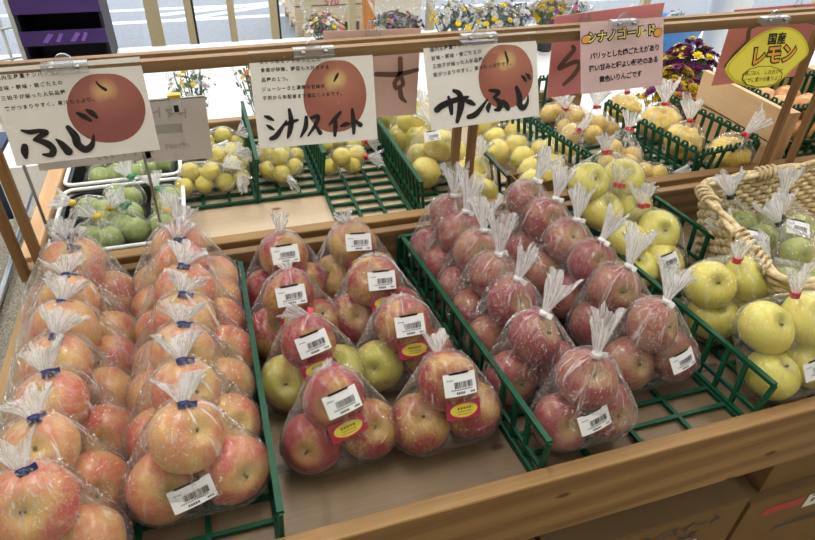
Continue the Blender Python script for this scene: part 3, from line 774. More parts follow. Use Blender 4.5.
fbag('bag of large yellow pears behind the labelled pear bag', 'bag of pears', g, 'pear', [(.444, 1.280, .100), (.436, 1.312, .135), (.414, 1.316, .092), (.482, 1.305, .118)], (.452, 1.290, .178), (.2, .2, .8), .030, .014, None, 'bag_of_pears', sc=1.12, fl='film_light')
fbag('bag of large yellow pears at the back of the pear basket', 'bag of pears', g, 'pear', [(.425, 1.425, .092), (.460, 1.430, .118), (.492, 1.403, .110)], (.453, 1.400, .166), (0, -.2, .9), .028, .014, None, 'bag_of_pears', sc=1.12, fl='film_light')
fbag('bag of small yellow pears just behind the middle posts', 'bag of pears', g, 'pear', [(.524, 1.093, .100), (.492, 1.100, .088), (.490, 1.046, .085), (.497, 1.018, .085)], (.512, 1.080, .140), (.4, .3, .8), .034, .015, None, 'bag_of_pears', sc=1.12, fl='film_light')
# flat packs of pears laid in rows
def pack(label, a, b, n=2, sc=.95):
    a, b = Vector(a), Vector(b); c = (a+b)/2; z0 = c.z-.030*sc; d = (b-a); base = Vector((c.x, c.y, z0))
    fr = []
    for i in range(n):
        p = a+d*(i/(n-1)) if n > 1 else c
        fr.append(('pear', tuple(p-base), tuple(d.normalized()*(1 if i % 2 else -1)+Vector((0, 0, J(.2)))), sc))
    e = b+d.normalized()*.052
    return bag('pack_of_pears', label, 'pack of pears', 'flat clear packs of pears', tuple(base), fr, tuple(e-base), tuple(d.normalized()+Vector((0, 0, .1))), .014, .016, None, 'film_light', (), .6, 36, 20, 0.0, .3)
pack('clear pack of yellow pears nearest the divider, behind the cardboard box', (.642, 1.082, .088), (.700, 1.090, .090))
pack('clear pack of yellow pears, second back beside the golden fruit basket', (.650, 1.140, .090), (.712, 1.160, .092))
pack('clear pack of yellow pears, third back beside the big pear basket', (.612, 1.195, .086), (.672, 1.215, .086))
pack('clear pack of yellow pears under the middle sign, fourth back', (.640, 1.270, .084), (.705, 1.290, .084))
pack('clear pack of yellow pears at the back of the flat packs', (.640, 1.345, .086), (.705, 1.362, .086))
cb = thing('pear_box', 'open brown cardboard box of pear packs on the divider', 'cardboard box', (.640, 1.000, zf), (0, 0, R(4)))
mb = MB()
for b in ((-.075, .075, -.026, .045, 0, .003), (-.075, .075, -.026, -.023, .003, .072), (-.075, .075, .042, .045, .003, .060), (-.075, -.072, -.023, .042, .003, .066), (.072, .075, -.023, .042, .003, .066)): mb.box(*b)
part('carton', mb, M['cardboard'], cb)
pack('clear pack of two green yellow pears lying in the brown cardboard box', (.605, 1.012, .100), (.662, 1.016, .104), sc=.9)
# golden fruit, red ties
g = 'golden fruit bags with red ties'
GB = [('bag of golden fruit with red tie and clear tail at its basket wall', [(.770, 1.181, .080), (.790, 1.160, .080), (.775, 1.205, .082), (.800, 1.19, .112)], (.792, 1.150, .138), (-.2, -.5, .5), .040, .020),
      ('bag of golden fruit with big clear tail, behind the pink handwritten sign', [(.915, 1.253, .100), (.950, 1.248, .082), (.895, 1.237, .082)], (.897, 1.253, .148), (.1, .1, .9), .040, .026),
      ('bag of golden fruit nearest the quince basket, with small white sticker', [(.862, 1.108, .104), (.880, 1.066, .082), (.832, 1.075, .082), (.915, 1.10, .082)], (.905, 1.125, .142), (.3, .3, .7), .034, .022),
      ('bag of narrow golden fruit with red tie below the pink sheet', [(.840, 1.279, .086), (.885, 1.314, .090), (.863, 1.282, .110)], (.838, 1.290, .135), (-.3, -.2, .7), .030, .018),
      ('bag of golden fruit at the far end under the pink sheet', [(.880, 1.39, .084), (.905, 1.37, .084), (.85, 1.385, .082)], (.862, 1.352, .124), (-.3, -.2, .7), .030, .018)]
for lab, fr, tie, td, tl, tw in GB:
    fbag(lab, 'bag of fruit', g, 'smallgold', fr, tie, td, tl, tw, 'red_tape', 'bag_of_golden_fruit', sc=1.15, fl='film_hazy', nu=40, nv=22)
fbag('small bag of golden fruit lying in front of the quince basket', 'bag of fruit', g, 'smallgold', [(.905, 1.035, .074), (.932, 1.020, .074)], (.962, 1.005, .080), (.95, -.2, 0), .034, .020, None, 'bag_of_golden_fruit')
# quinces, one big fruit to a bag
g = 'knobbly quinces, one to a bag'
def quince(label, c, tie, td, tl, tw, sc=1.0):
    fbag(label, 'bag of quince', g, 'quince', [c], tie, td, tl, tw, 'red_tape', 'bagged_quince', sc=sc*1.08, fl='film_hazy', axis=lambda: (J(.3), -.2, 1), nu=44, nv=24)
quince('big yellow quince with red tie in the middle of its green basket', (1.056, 1.105, .100), (1.050, 1.098, .158), (.3, .5, .8), .050, .034)
quince('big yellow quince with tall crumpled clear tail towards the flowers', (1.078, 1.225, .098), (1.068, 1.215, .154), (.1, .3, .9), .055, .036)
quince('big yellow quince at the far end of its basket behind the pink sign', (1.045, 1.335, .096), (1.035, 1.325, .148), (-.2, .1, .9), .040, .026, .85)
quince('big yellow quince in front beside the post and straw basket', (1.112, 1.012, .100), (1.120, 1.000, .158), (.75, .1, .6), .058, .022)

# ------------------------------------------------------------------ white trays of green citrus
def white_tray(label, x0, x1, y0, y1, z, h, rz=0):
    o = thing('fruit_tray', label, 'tray', ((x0+x1)/2, (y0+y1)/2, z), (0, 0, rz), 'white rimmed fruit trays')
    a, b = (x1-x0)/2, (y1-y0)/2
    def rr(sx, sy, z, r=.018, n=5):
        pts = []
        for cx, cy, t0 in ((sx-r, sy-r, 0), (-sx+r, sy-r, 90), (-sx+r, -sy+r, 180), (sx-r, -sy+r, 270)):
            for k in range(n+1): t = R(t0+90*k/n); pts.append((cx+r*math.cos(t), cy+r*math.sin(t), z))
        return pts
    mb = MB(); rings = [rr(a-.012, b-.012, 0), rr(a-.004, b-.004, h-.004), rr(a-.008, b-.008, h-.006), rr(a-.016, b-.016, .004)]
    N = len(rings[0])
    for q in rings: mb.v += q
    for j in range(3):
        for k in range(N): mb.f.append((j*N+k, j*N+(k+1) % N, (j+1)*N+(k+1) % N, (j+1)*N+k)); mb.m.append(0); mb.s.append(False)
    mb.f.append(tuple(range(N))[::-1]); mb.m.append(0); mb.s.append(False)
    mb.f.append(tuple(range(3*N, 4*N))); mb.m.append(0); mb.s.append(False)
    part('tray_body', mb, M['tray_black'], o)
    rm = MB(); rm.tube(rr(a, b, h), .0042, 8, closed=True); part('rim', rm, M['white_plastic'], o)
    return o
white_tray('white rimmed tray of bagged green citrus nearest the divider', -.314, -.090, .990, 1.230, zf, .042)
white_tray('white rimmed tray of bagged green citrus behind the nearer one', -.318, -.094, 1.252, 1.470, zf, .042)
g = 'green citrus bags in the white trays'
GC = [('bag of green citrus with one round fruit at the tray front', [(-.176, 1.052, .084), (-.200, 1.075, .080)], (-.190, 1.085, .120), (-.3, .6, .5), 'green_tape'),
      ('bag of green citrus behind the first pink apple bag tail, front corner of tray', [(-.220, 1.040, .080), (-.255, 1.055, .080)], (-.235, 1.060, .118), (-.6, .3, .6), 'gold_tape'),
      ('bag of long green citrus with gold tie near the side board', [(-.235, 1.145, .081), (-.265, 1.165, .080)], (-.285, 1.140, .110), (-.8, .1, .4), 'gold_tape'),
      ('bag of green citrus with gold tie in the middle of the nearer tray', [(-.225, 1.100, .080), (-.190, 1.120, .080)], (-.215, 1.095, .116), (.5, -.2, .6), 'gold_tape'),
      ('bag of green citrus at the back of the nearer tray', [(-.190, 1.180, .084), (-.215, 1.200, .080)], (-.185, 1.205, .118), (-.3, .5, .6), 'green_tape'),
      ('bag of green citrus below the metal rod by the tray rim', [(-.122, 1.120, .081), (-.120, 1.165, .080)], (-.135, 1.150, .114), (-.2, .5, .6), 'green_tape'),
      ('bag of green citrus in the tray corner beside the navy tied apples', [(-.130, 1.060, .080)], (-.120, 1.080, .104), (.3, .5, .6), 'gold_tape'),
      ('bag of green citrus with green tie at the back tray front', [(-.255, 1.292, .081), (-.225, 1.300, .080)], (-.240, 1.315, .112), (.2, .5, .6), 'green_tape'),
      ('bag of green citrus in the middle of the back tray', [(-.190, 1.290, .081), (-.165, 1.310, .080)], (-.180, 1.325, .112), (-.2, .5, .6), 'green_tape'),
      ('bag of green citrus beside the rim in the back tray, near the yuzu', [(-.132, 1.330, .081), (-.140, 1.365, .080)], (-.145, 1.350, .112), (.3, .4, .6), 'green_tape'),
      ('bag of green citrus at the far end of the back tray', [(-.270, 1.375, .080), (-.240, 1.385, .080), (-.205, 1.375, .080)], (-.240, 1.390, .112), (.1, .4, .7), 'green_tape')]
for lab, fr, tie, td, tk in GC:
    fbag(lab, 'bag of citrus', g, 'limegreen', fr, tie, td, .030, .017, tk, 'bag_of_green_citrus', fl='film', nu=36, nv=20)

# ------------------------------------------------------------------ straw basket with bagged green pears
SB = (.985, .690)
def straw_basket():
    o = thing('straw_basket', 'woven straw basket with rope rim holding bagged green pears', 'basket', (SB[0], SB[1], .003))
    cor = [Vector((.790-SB[0], .535-SB[1])), Vector((1.22-SB[0], .490-SB[1])), Vector((1.27-SB[0], .872-SB[1])), Vector((.880-SB[0], .852-SB[1]))]
    def outline(s, z, n=168, r=.05):
        pts = []
        for i in range(4):
            p, a, b = cor[i]*s, cor[i-1]*s, cor[(i+1) % 4]*s
            da, db = (a-p).normalized(), (b-p).normalized()
            for k in range(7):
                t = k/6; pts.append((p+da*r*(1-t))*(1-t)+(p+db*r*t)*t if False else (p+da*r)*(1-t)**2+p*2*t*(1-t)+(p+db*r)*t*t)
        out = []; L = [0]
        for i in range(len(pts)): L.append(L[-1]+(pts[(i+1) % len(pts)]-pts[i]).length)
        for i in range(n):
            d = L[-1]*i/n; j = max(k for k in range(len(pts)) if L[k] <= d+1e-9); f = (d-L[j])/max(1e-9, L[j+1]-L[j])
            q = pts[j]*(1-f)+pts[(j+1) % len(pts)]*f; out.append(Vector((q.x, q.y, z)))
        return out
    H = .138; rows = 13; wv = MB()
    for j in range(rows):
        z = .008+(H-.02)*j/(rows-1); s = .84+.15*(j/(rows-1))
        base = outline(s, z); cen = Vector((0, 0, z))
        pts = []
        for i, p in enumerate(base):
            d = (p-cen).normalized(); pts.append(p+d*(.0030*(1 if ((i//2)+j) % 2 else -1))+Vector((0, 0, rnd.uniform(-.001, .001))))
        wv.tube(pts, .0056, 6, closed=True)
    part('woven_wall', wv, M['straw'], o)
    st = MB()
    top, bot = outline(.99, H-.006, 50), outline(.84, .004, 50)
    for p, q in zip(top, bot): st.tube([q, p], .0035, 5)
    part('stakes', st, M['straw'], o)
    fl = MB(); fl.poly([tuple(p) for p in outline(.84, .004, 60)]); fl.poly([tuple(p) for p in outline(.84, .010, 60)])
    part('base', fl, M['straw'], o)
    for ph, nm in ((0, 'rim'), (math.pi, 'rim')):
        rm = MB(); base = outline(1.0, H, 220); pts = []
        for i, p in enumerate(base):
            d = (p-Vector((0, 0, H))).normalized(); a = 2*math.pi*i/220*7+ph
            pts.append(p+d*(.0062*math.cos(a))+Vector((0, 0, .0035*math.sin(a))))
        rm.tube(pts, .0062, 6, closed=True); part(nm, rm, M['straw'], o)
    base = outline(1.0, H, 220)
    for i0 in (30, 150, 182, 205, 214):                 # bindings round the rim
        for t in range(4):
            wr = MB()
            i = (i0+t*2) % 220; p = base[i]; d = (p-Vector((0, 0, H))).normalized(); c = []
            for k in range(12):
                a = 2*math.pi*k/12; c.append(p+d*.0150*math.cos(a)+Vector((0, 0, .0110*math.sin(a))))
            wr.tube(c, .0032, 5, closed=True); part('rim_binding', wr, M['straw'], o)
    return o
straw_basket()
g = 'green pear bags in the straw basket'
WB = [('bag of one yellowish green pear showing clear of its stickers', [(.985, .675, .075)], (.965, .715, .118), (-.2, .6, .6), 0),
      ('bag of bright green pears nearest the straw rim at the front', [(.925, .625, .052), (.990, .610, .050)], (.900, .655, .090), (-.6, .3, .5), 0),
      ('bag of green pears with white price sticker by the straw side wall', [(.900, .715, .052), (.930, .770, .050)], (.875, .730, .105), (-.7, .2, .6), 1),
      ('bag of green pears with white sticker in the middle of the straw basket', [(.990, .755, .055), (1.045, .730, .060)], (.985, .735, .120), (.2, .3, .8), 1),
      ('bag of green pears at the back corner of the straw basket', [(.945, .815, .050), (1.0, .820, .050)], (.930, .810, .130), (-.2, .3, .9), 0),
      ('bag of green pears against the straw back wall under two tails', [(1.06, .800, .052), (1.10, .770, .055)], (1.055, .800, .125), (.1, .2, .9), 0)]
for lab, fr, tie, td, lb in WB:
    b = (sum(p[0] for p in fr)/len(fr), sum(p[1] for p in fr)/len(fr))
    fbag(lab, 'bag of pears', g, 'greenpear', fr, tie, td, .046, .024, 'dark_tape', 'bag_of_pears', fl='film_foggy', lo=1.8,
         labels=[('price', .046, .030, (.0, -.030, .078), (-.1, -.55, .8), R(-18))] if lb else ())
# ================================================================== SIGNS ON THE RAIL
def sgn_rot(roll, tilt=10):
    """card facing the customer (-Y), its foot leaning back"""
    return Matrix.Rotation(R(90-tilt), 3, 'X') @ Matrix.Rotation(R(roll), 3, 'Z')
def quadmap(cor, w, h, scale=None):
    """drawing units of a lettering sketch -> metres on the card; cor = its four corners TL TR BR BL in drawing units"""
    (ax, ay), (bx, by), (cx, cy), (dx, dy) = cor
    def inv(px, py):
        u = v = .5
        for _ in range(12):
            x = ax*(1-u)*(1-v)+bx*u*(1-v)+cx*u*v+dx*(1-u)*v; y = ay*(1-u)*(1-v)+by*u*(1-v)+cy*u*v+dy*(1-u)*v
            xu = (bx-ax)*(1-v)+(cx-dx)*v; yu = (by-ay)*(1-v)+(cy-dy)*v
            xv = (dx-ax)*(1-u)+(cx-bx)*u; yv = (dy-ay)*(1-u)+(cy-by)*u
            D = xu*yv-xv*yu; ex, ey = px-x, py-y
            u += (ex*yv-ey*xv)/D; v += (ey*xu-ex*yu)/D
        return ((u-.5)*w, (.5-v)*h)
    return inv
def spline(pts, n=7):
    if len(pts) == 2: return [tuple(a+(b-a)*t/n for a, b in zip(pts[0], pts[1])) for t in range(n+1)]
    out = []; P = [pts[0]]+list(pts)+[pts[-1]]
    for i in range(1, len(P)-2):
        for t in range(n):
            t /= n
            out.append(tuple(.5*(2*b+(c-a)*t+(2*a-5*b+4*c-d)*t*t+(-a+3*b-3*c+d)*t**3) for a, b, c, d in zip(P[i-1], P[i], P[i+1], P[i+2])))
    out.append(tuple(pts[-1])); return out
def brush(mb, fm, strokes, sc, z=.0007, mi=0, bold=1.12):
    """strokes: lists of (x, y, width) in drawing units; one flat inked ribbon each with round ends"""
    for st in strokes:
        p = spline(st); q = [fm(x, y) for x, y, wd in p]; wd = [w*sc*bold/2 for _, _, w in p]
        L, Rr = [], []
        for i in range(len(q)):
            a, b = q[max(0, i-1)], q[min(len(q)-1, i+1)]
            dx, dy = b[0]-a[0], b[1]-a[1]; l = math.hypot(dx, dy) or 1; nx, ny = -dy/l, dx/l
            L.append((q[i][0]+nx*wd[i], q[i][1]+ny*wd[i], z)); Rr.append((q[i][0]-nx*wd[i], q[i][1]-ny*wd[i], z))
        for i in range(len(q)-1): mb.quad(L[i], Rr[i], Rr[i+1], L[i+1], mi)
        for e in (0, len(q)-1):
            mb.poly([(q[e][0]+wd[e]*math.cos(t), q[e][1]+wd[e]*math.sin(t), z+.00001) for t in [2*math.pi*k/10 for k in range(10)]], mi)
def disc(fm, cx, cy, rx, ry, z, n=40, apple=True):
    pts = []
    for k in range(n):
        t = 2*math.pi*k/n; f = 1.0
        if apple: f = 1-.06*math.exp(-((t-math.pi*1.5)/.35)**2)-.03*math.exp(-((t-math.pi/2)/.4)**2)
        x, y = fm(cx+rx*f*math.cos(t), cy+ry*f*math.sin(t)); pts.append((x, y, z))
    return pts[::-1]
def card(name, label, cat, loc, rot, w, h, mat, group=None, thick=.0012, r=.0):
    o = thing(name, label, cat, loc, rot, group)
    mb = MB(); mb.box(-w/2, w/2, -h/2, h/2, -thick/2, thick/2); part('card', mb, M[mat], o); return o
def sleeve(o, w, h):
    mb = MB(); n = 10                                   # clear sleeve over the card, slightly cockled
    for i in range(n):
        for j in range(n):
            x0, x1 = -w/2-.004+(w+.008)*i/n, -w/2-.004+(w+.008)*(i+1)/n; y0, y1 = -h/2-.004+(h+.008)*j/n, -h/2-.004+(h+.008)*(j+1)/n
            f = lambda x, y: (x, y, .0032+.0012*noise.noise(Vector((x*22, y*22, w*99))))
            mb.quad(f(x0, y0), f(x1, y0), f(x1, y1), f(x0, y1)); mb.s[-1] = True
    me = mb.mesh('clear_sleeve', M['sleeve']); b = bmesh.new(); b.from_mesh(me); bmesh.ops.remove_doubles(b, verts=b.verts, dist=1e-6); b.to_mesh(me); b.free()
    link('clear_sleeve', me, o)
def sleeve_mat():
    m = NT('clear_sleeve'); P = m.obj()
    nz = m.noise(m.mapping(P, (1, 2.2, 1)), 26, 4, .6, 1.5)
    bp = m.n('ShaderNodeBump'); bp.inputs['Strength'].default_value = .35; bp.inputs['Distance'].default_value = .004; m.l(nz, bp.inputs['Height'])
    tr = m.n('ShaderNodeBsdfTransparent'); tr.inputs[0].default_value = (.985, .985, .985, 1)
    gl = m.n('ShaderNodeBsdfGlossy'); gl.inputs['Roughness'].default_value = .06; m.l(bp.outputs[0], gl.inputs['Normal'])
    fr = m.fresnel(1.5)
    b = m.n('ShaderNodeMixShader'); m.l(m.math('MULTIPLY', fr.outputs[0], .55, True), b.inputs[0]); m.l(tr.outputs[0], b.inputs[1]); m.l(gl.outputs[0], b.inputs[2])
    m.l(b.outputs[0], m.out.inputs[0]); return m.mat
M['sleeve'] = sleeve_mat()
def lines(o, fm, rows, k, mat='ink', bold=0.0001, space=1.25, slope=0.0, nm='handwriting', gap=.6):
    for x, y, body, size in rows:
        me = text_mesh(body, size*k, M[mat], bold, center=False, space=space)
        px, py = fm(x, y); link(nm, me, o, (px, py-size*k*.35, .0014), (0, 0, slope))
def clip(label, loc, w=.050, tab=.0115, rz=0):
    o = thing('sign_clip', label, 'clip', loc, (0, 0, rz), 'clear sign clips on the rail')
    a = MB(); a.box(-w/2, w/2, -.006, .006, -.006, .0045); a.box(-w/2, w/2, -.0085, -.006, -.009, .003); part('jaw', a, M['clear_hard'], o)
    t = MB(); pts = [(tab*math.cos(math.pi*k/12), 0, .004+tab*math.sin(math.pi*k/12)) for k in range(13)]
    t.poly([(x, -.003, z) for x, y, z in pts]); t.poly([(x, .003, z) for x, y, z in pts][::-1])
    for p, q in zip(pts, pts[1:]): t.quad((p[0], -.003, p[2]), (p[0], .003, p[2]), (q[0], .003, q[2]), (q[0], -.003, q[2]))
    part('thumb_tab', t, M['clear_hard'], o)
    for s in (-1, 1):
        sp = MB(); sp.tube([(s*w*.28-.003, -.0095, 0), (s*w*.28+.003, -.0095, 0)], .0028, 8); part('spring', sp, M['steel'], o)
    return o

# --- card with two brushed characters and a red apple
w, h = .187, .128
o = card('fruit_sign', 'white card with brushed ふじ and a large red apple picture', 'sign', (-.182, .904, .370), sgn_rot(1.0, 14), w, h, 'paper', 'apple variety cards')
C = [(-15, 57), (735, 10), (800, 450), (80, 515)]; fm = quadmap(C, w, h); k = w/755
mb = MB(); mb.poly(disc(fm, 545, 245, 197, 170, .0010)); ap = part('apple_picture', mb, M['print_red'], o)
ap.data.transform(Matrix.Translation(Vector((0, 0, 0))-Vector((*fm(545, 245), 0)))); ap.location = (*fm(545, 245), 0)
mb = MB(); brush(mb, fm, [[(505, 122, 8), (520, 140, 12), (548, 158, 16)]], k, .0013); part('apple_stalk', mb, M['ink'], o)
mb = MB(); brush(mb, fm, [[(122, 342, 12), (160, 350, 24), (205, 345, 20), (238, 352, 24), (205, 372, 26), (178, 388, 18)], [(178, 388, 16), (232, 405, 34), (262, 435, 32), (250, 462, 28), (212, 460, 12)],
                           [(128, 418, 30), (125, 445, 34), (128, 472, 18)], [(282, 388, 10), (305, 410, 30), (335, 448, 42)],
                           [(345, 332, 24), (375, 375, 38), (385, 415, 38), (420, 440, 36), (455, 418, 26), (468, 370, 8)],
                           [(395, 265, 12), (425, 278, 24), (458, 300, 16)], [(445, 252, 14), (468, 265, 28), (490, 285, 18)]], k, .0016); part('brush_lettering', mb, M['ink'], o)
lines(o, fm, [(22, 100, '国内生産量ナンバーワン！', 25), (30, 148, '甘味・酸味・歯ごたえの', 25), (40, 192, '三拍子が揃った人気品種', 25), (52, 240, '実がつまりやすく、果汁たっぷり。', 25)], k, space=1.32, slope=R(1))
sleeve(o, w, h)
# --- シナノスイート
w, h = .184, .138
o = card('fruit_sign', 'white card with brushed シナノスイート over a red apple picture', 'sign', (.146, .900, .363), sgn_rot(-1.2, 18), w, h, 'paper', 'apple variety cards')
C = [(40, 85), (725, 78), (765, 505), (90, 538)]; fm = quadmap(C, w, h); k = w/682
mb = MB(); mb.poly(disc(fm, 515, 298, 180, 174, .0010)); ap = part('apple_picture', mb, M['print_orange'], o)
ap.data.transform(Matrix.Translation(-Vector((*fm(515, 298), 0)))); ap.location = (*fm(515, 298), 0)
mb = MB(); brush(mb, fm, [[(530, 195, 10), (520, 210, 14), (508, 228, 8)]], k, .0013); part('apple_stalk', mb, M['ink'], o)
mb = MB(); brush(mb, fm, [[(122, 382, 10), (145, 390, 20), (168, 402, 10)], [(132, 425, 8), (150, 436, 18), (170, 447, 8)], [(152, 490, 18), (185, 475, 26), (240, 405, 8)],
                           [(222, 428, 12), (260, 415, 20), (302, 404, 12)], [(256, 355, 16), (266, 410, 26), (256, 460, 24), (245, 488, 10)], [(350, 392, 18), (345, 440, 24), (318, 485, 10)],
                           [(378, 396, 16), (415, 390, 22), (404, 425, 20), (360, 480, 10)], [(398, 430, 10), (428, 468, 24)], [(545, 372, 14), (515, 400, 22), (478, 432, 8)], [(515, 400, 16), (515, 440, 24), (512, 482, 16)],
                           [(548, 438, 12), (575, 430, 24), (598, 428, 12)], [(612, 362, 16), (620, 420, 26), (622, 474, 16)], [(624, 412, 12), (660, 434, 26)]], k, .0016); part('brush_lettering', mb, M['ink'], o)
lines(o, fm, [(98, 132, '甘さのあるシャキッとした', 25), (105, 170, '食感が特徴、野菜も大好きする', 24), (108, 214, '品種の１つ。', 24), (108, 258, 'ジューシーさと濃厚な甘味が', 24), (112, 298, '子供から年配者まで幅広く人気です。', 24)], k, space=1.25, slope=0)
sleeve(o, w, h)
# --- サンふじ
w, h = .194, .134
o = card('fruit_sign', 'white card with brushed サンふじ and orange red apple picture', 'sign', (.420, .898, .368), sgn_rot(2.0, 20), w, h, 'paper', 'apple variety cards')
C = [(78, 192), (533, 138), (563, 440), (125, 490)]; fm = quadmap(C, w, h); k = w/455
mb = MB(); mb.poly(disc(fm, 416, 298, 113, 117, .0010)); ap = part('apple_picture', mb, M['print_orange'], o)
ap.data.transform(Matrix.Translation(-Vector((*fm(416, 298), 0)))); ap.location = (*fm(416, 298), 0)
mb = MB(); brush(mb, fm, [[(408, 213, 6), (414, 228, 8), (420, 244, 9)]], k, .0013); part('apple_stalk', mb, M['ink'], o)
mb = MB(); brush(mb, fm, [[(142, 416, 22), (165, 400, 22), (215, 382, 18), (262, 372, 10)], [(185, 372, 10), (195, 400, 18), (200, 430, 12)], [(205, 350, 12), (228, 362, 20), (236, 400, 26), (224, 458, 14)],
                           [(252, 384, 10), (272, 390, 18), (290, 398, 10)], [(268, 442, 16), (300, 430, 20), (342, 380, 6)],
                           [(350, 400, 16), (346, 412, 18), (348, 424, 8)], [(348, 348, 8), (372, 350, 15), (388, 356, 14), (368, 372, 10)], [(368, 374, 8), (392, 390, 20), (392, 412, 20), (374, 418, 8)], [(405, 382, 6), (418, 398, 20), (428, 412, 18)],
                           [(460, 338, 14), (474, 370, 22), (476, 398, 22), (492, 410, 20), (508, 392, 12), (510, 366, 5)], [(480, 296, 6), (490, 304, 13), (500, 314, 8)], [(498, 288, 6), (508, 296, 14), (516, 306, 8)]], k, .0016); part('brush_lettering', mb, M['ink'], o)
lines(o, fm, [(105, 214, '国内生産量ナンバーワン！', 17), (112, 243, '甘味・酸味・歯ごたえの', 17), (118, 270, '三拍子が揃った人気品種。', 17), (122, 298, '実がつまりやすく、果汁たっぷりです。', 17)], k, space=1.16, slope=R(2))
sleeve(o, w, h)
# --- pink handwritten card
w, h = .162, .112
o = card('fruit_sign', 'pale pink card with yellow シナノゴールド title and three handwritten lines', 'sign', (.674, .898, .392), sgn_rot(1.0, 20), w, h, 'pinkgrey', 'apple variety cards')
C = [(78, 105), (460, 95), (530, 375), (150, 408)]; fm = quadmap(C, w, h); k = w/382
for mt, bo, z in (('ink', .0022, .0011), ('yellow_ink', .0004, .0016)):
    me = text_mesh('シナノゴールド', 44*k, M[mt], bo, True, 1.06); link('title', me, o, (*fm(278, 158), z), (0, 0, R(2)))
for cx, cy in ((118, 172), (447, 156)):
    mb = MB(); mb.poly(disc(fm, cx, cy, 21, 20, .0011)); part('apple_outline', mb, M['ink'], o)
    mb = MB(); mb.poly(disc(fm, cx, cy, 18, 17, .0015)); part('apple_drawing', mb, M['orange_ink'], o)
for x, y, body in ((313, 232, 'パリッとした歯ごたえがあり'), (320, 283, '強い甘みと程よい酸味のある'), (318, 336, '黄色いりんごです')):
    me = text_mesh(body, 26*k, M['ink'], .0003, True, .92); link('handwriting', me, o, (*fm(x, y), .0012), (0, 0, R(2)))
sleeve(o, w, h)
# --- lemon shaped card
o = thing('fruit_sign', 'yellow lemon shaped card reading 国産レモン hung from the rail', 'sign', (.998, .902, .366), sgn_rot(-3, 14), 'apple variety cards')
k = .00187/3.86*1.10; fm = lambda x, y: ((x-325)*k*1.03, (205-y)*k*.84)
OUT = [(155, 250), (165, 222), (200, 180), (245, 132), (300, 98), (360, 86), (420, 96), (465, 128), (494, 168), (496, 198), (472, 225), (440, 262), (392, 308), (342, 327), (280, 324), (210, 302), (172, 276)]
def outl(f, z):
    p = spline([(x, y) for x, y in OUT]+[OUT[0]], 4); c = (325, 208)
    return [(*fm(c[0]+(x-c[0])*f, c[1]+(y-c[1])*f), z) for x, y in p[:-1]][::-1]
mb = MB(); A, B = outl(1, .0006), outl(1, -.0006); mb.poly(A, 0); mb.poly(B[::-1], 0)
for i in range(len(A)): mb.quad(A[i-1], B[i-1], B[i], A[i], 0)
part('card', mb, M['yellow_rim'], o)
mb = MB(); mb.poly(outl(.93, .0012)); part('card_face', mb, M['yellow_card'], o)
link('lettering', text_mesh('国産', 40*k, M['ink'], .0006, True, 1.05), o, (*fm(346, 134), .0017), (0, 0, R(3)))
for mt, bo, z in (('ink', .0034, .0017), ('orange_ink', .0012, .0022)):
    link('title', text_mesh('レモン', 66*k, M[mt], bo, True, 1.02), o, (*fm(346, 198), z), (0, 0, R(4)))
for f, mt, z in ((1.0, 'ink', .0017), (.95, 'yellow_card', .0021)):
    mb = MB(); pts = []
    for i in range(72):
        t = 2*math.pi*i/72; q = 1+.06*abs(math.sin(6*t)); pts.append((*fm(316+84*q*f*math.cos(t), 280+41*q*f*math.sin(t)), z))
    mb.poly(pts[::-1]); part('cloud_outline' if mt == 'ink' else 'cloud', mb, M[mt], o)
for y, body in ((264, '鍋ごはん　したおかず'), (292, 'ビザに果汁が香りよし')):
    link('handwriting', text_mesh(body, 17*k, M['ink'], 0, True, 1.0), o, (*fm(318, y), .0026), (0, 0, R(2)))
# clips
clip('clear plastic clip holding the ふじ card to the rail', (-.182, .907, .432), .056)
clip('clear plastic clip holding the シナノスイート card', (.148, .907, .431), .060)
clip('clear plastic clip holding the サンふじ card', (.408, .907, .436), .060)
clip('clear plastic clip at the top of the pale pink card', (.668, .907, .444), .050)
clip('clear plastic clip at the top of the lemon shaped card', (.985, .907, .434), .060)
# --- sheets facing the other aisle, seen from behind
def back_sheet(label, loc, roll, w, h, mat, strokes=(), texts=(), tilt=0):
    o = card('hanging_sheet', label, 'sign', loc, Matrix.Rotation(R(90-tilt), 3, 'X') @ Matrix.Rotation(R(roll), 3, 'Z'), w, h, mat, 'sheets on the back rail', .0008)
    if strokes:
        mb = MB(); brush(mb, lambda x, y: (x, y), strokes, 1.0, .0010); part('brush_lettering', mb, M['brush_show'], o)
    for x, y, s, body, rot in texts:
        me = text_mesh(body, s, M['grey_print'], .0004, True, 1.0, mirror=True); link('printed_number', me, o, (x, y, .0010), (0, 0, rot))
    return o
back_sheet('pink sheet with brown brush strokes beside the pale pink card', (.712, 1.005, .366), 3.5, .225, .150, 'pink',
           [[(-.070, .018, .006), (-.066, .010, .008), (-.080, -.004, .009), (-.092, -.020, .008), (-.062, -.012, .008), (-.050, -.018, .008), (-.058, -.036, .009), (-.078, -.052, .007)], [(-.016, .008, .010), (-.024, -.008, .012), (-.010, -.022, .010)]])
back_sheet('pink sheet with one brown brush stroke behind the lemon card', (1.105, 1.005, .355), 1.0, .235, .150, 'pink',
           [[(-.040, .045, .007), (-.066, .036, .009), (-.062, .010, .009), (-.082, -.012, .009), (-.098, -.036, .006)]])
back_sheet('pale pink sheet with brown す between two white cards', (.262, 1.005, .354), -1.5, .165, .150, 'pale_pink',
           [[(.006, .002, .007), (.045, .000, .008), (.080, .006, .006)], [(.048, .026, .008), (.049, .0, .008), (.040, -.014, .007), (.044, -.024, .007), (.055, -.018, .007), (.051, -.004, .006)], [(.050, -.024, .007), (.053, -.040, .008), (.062, -.050, .004)]])
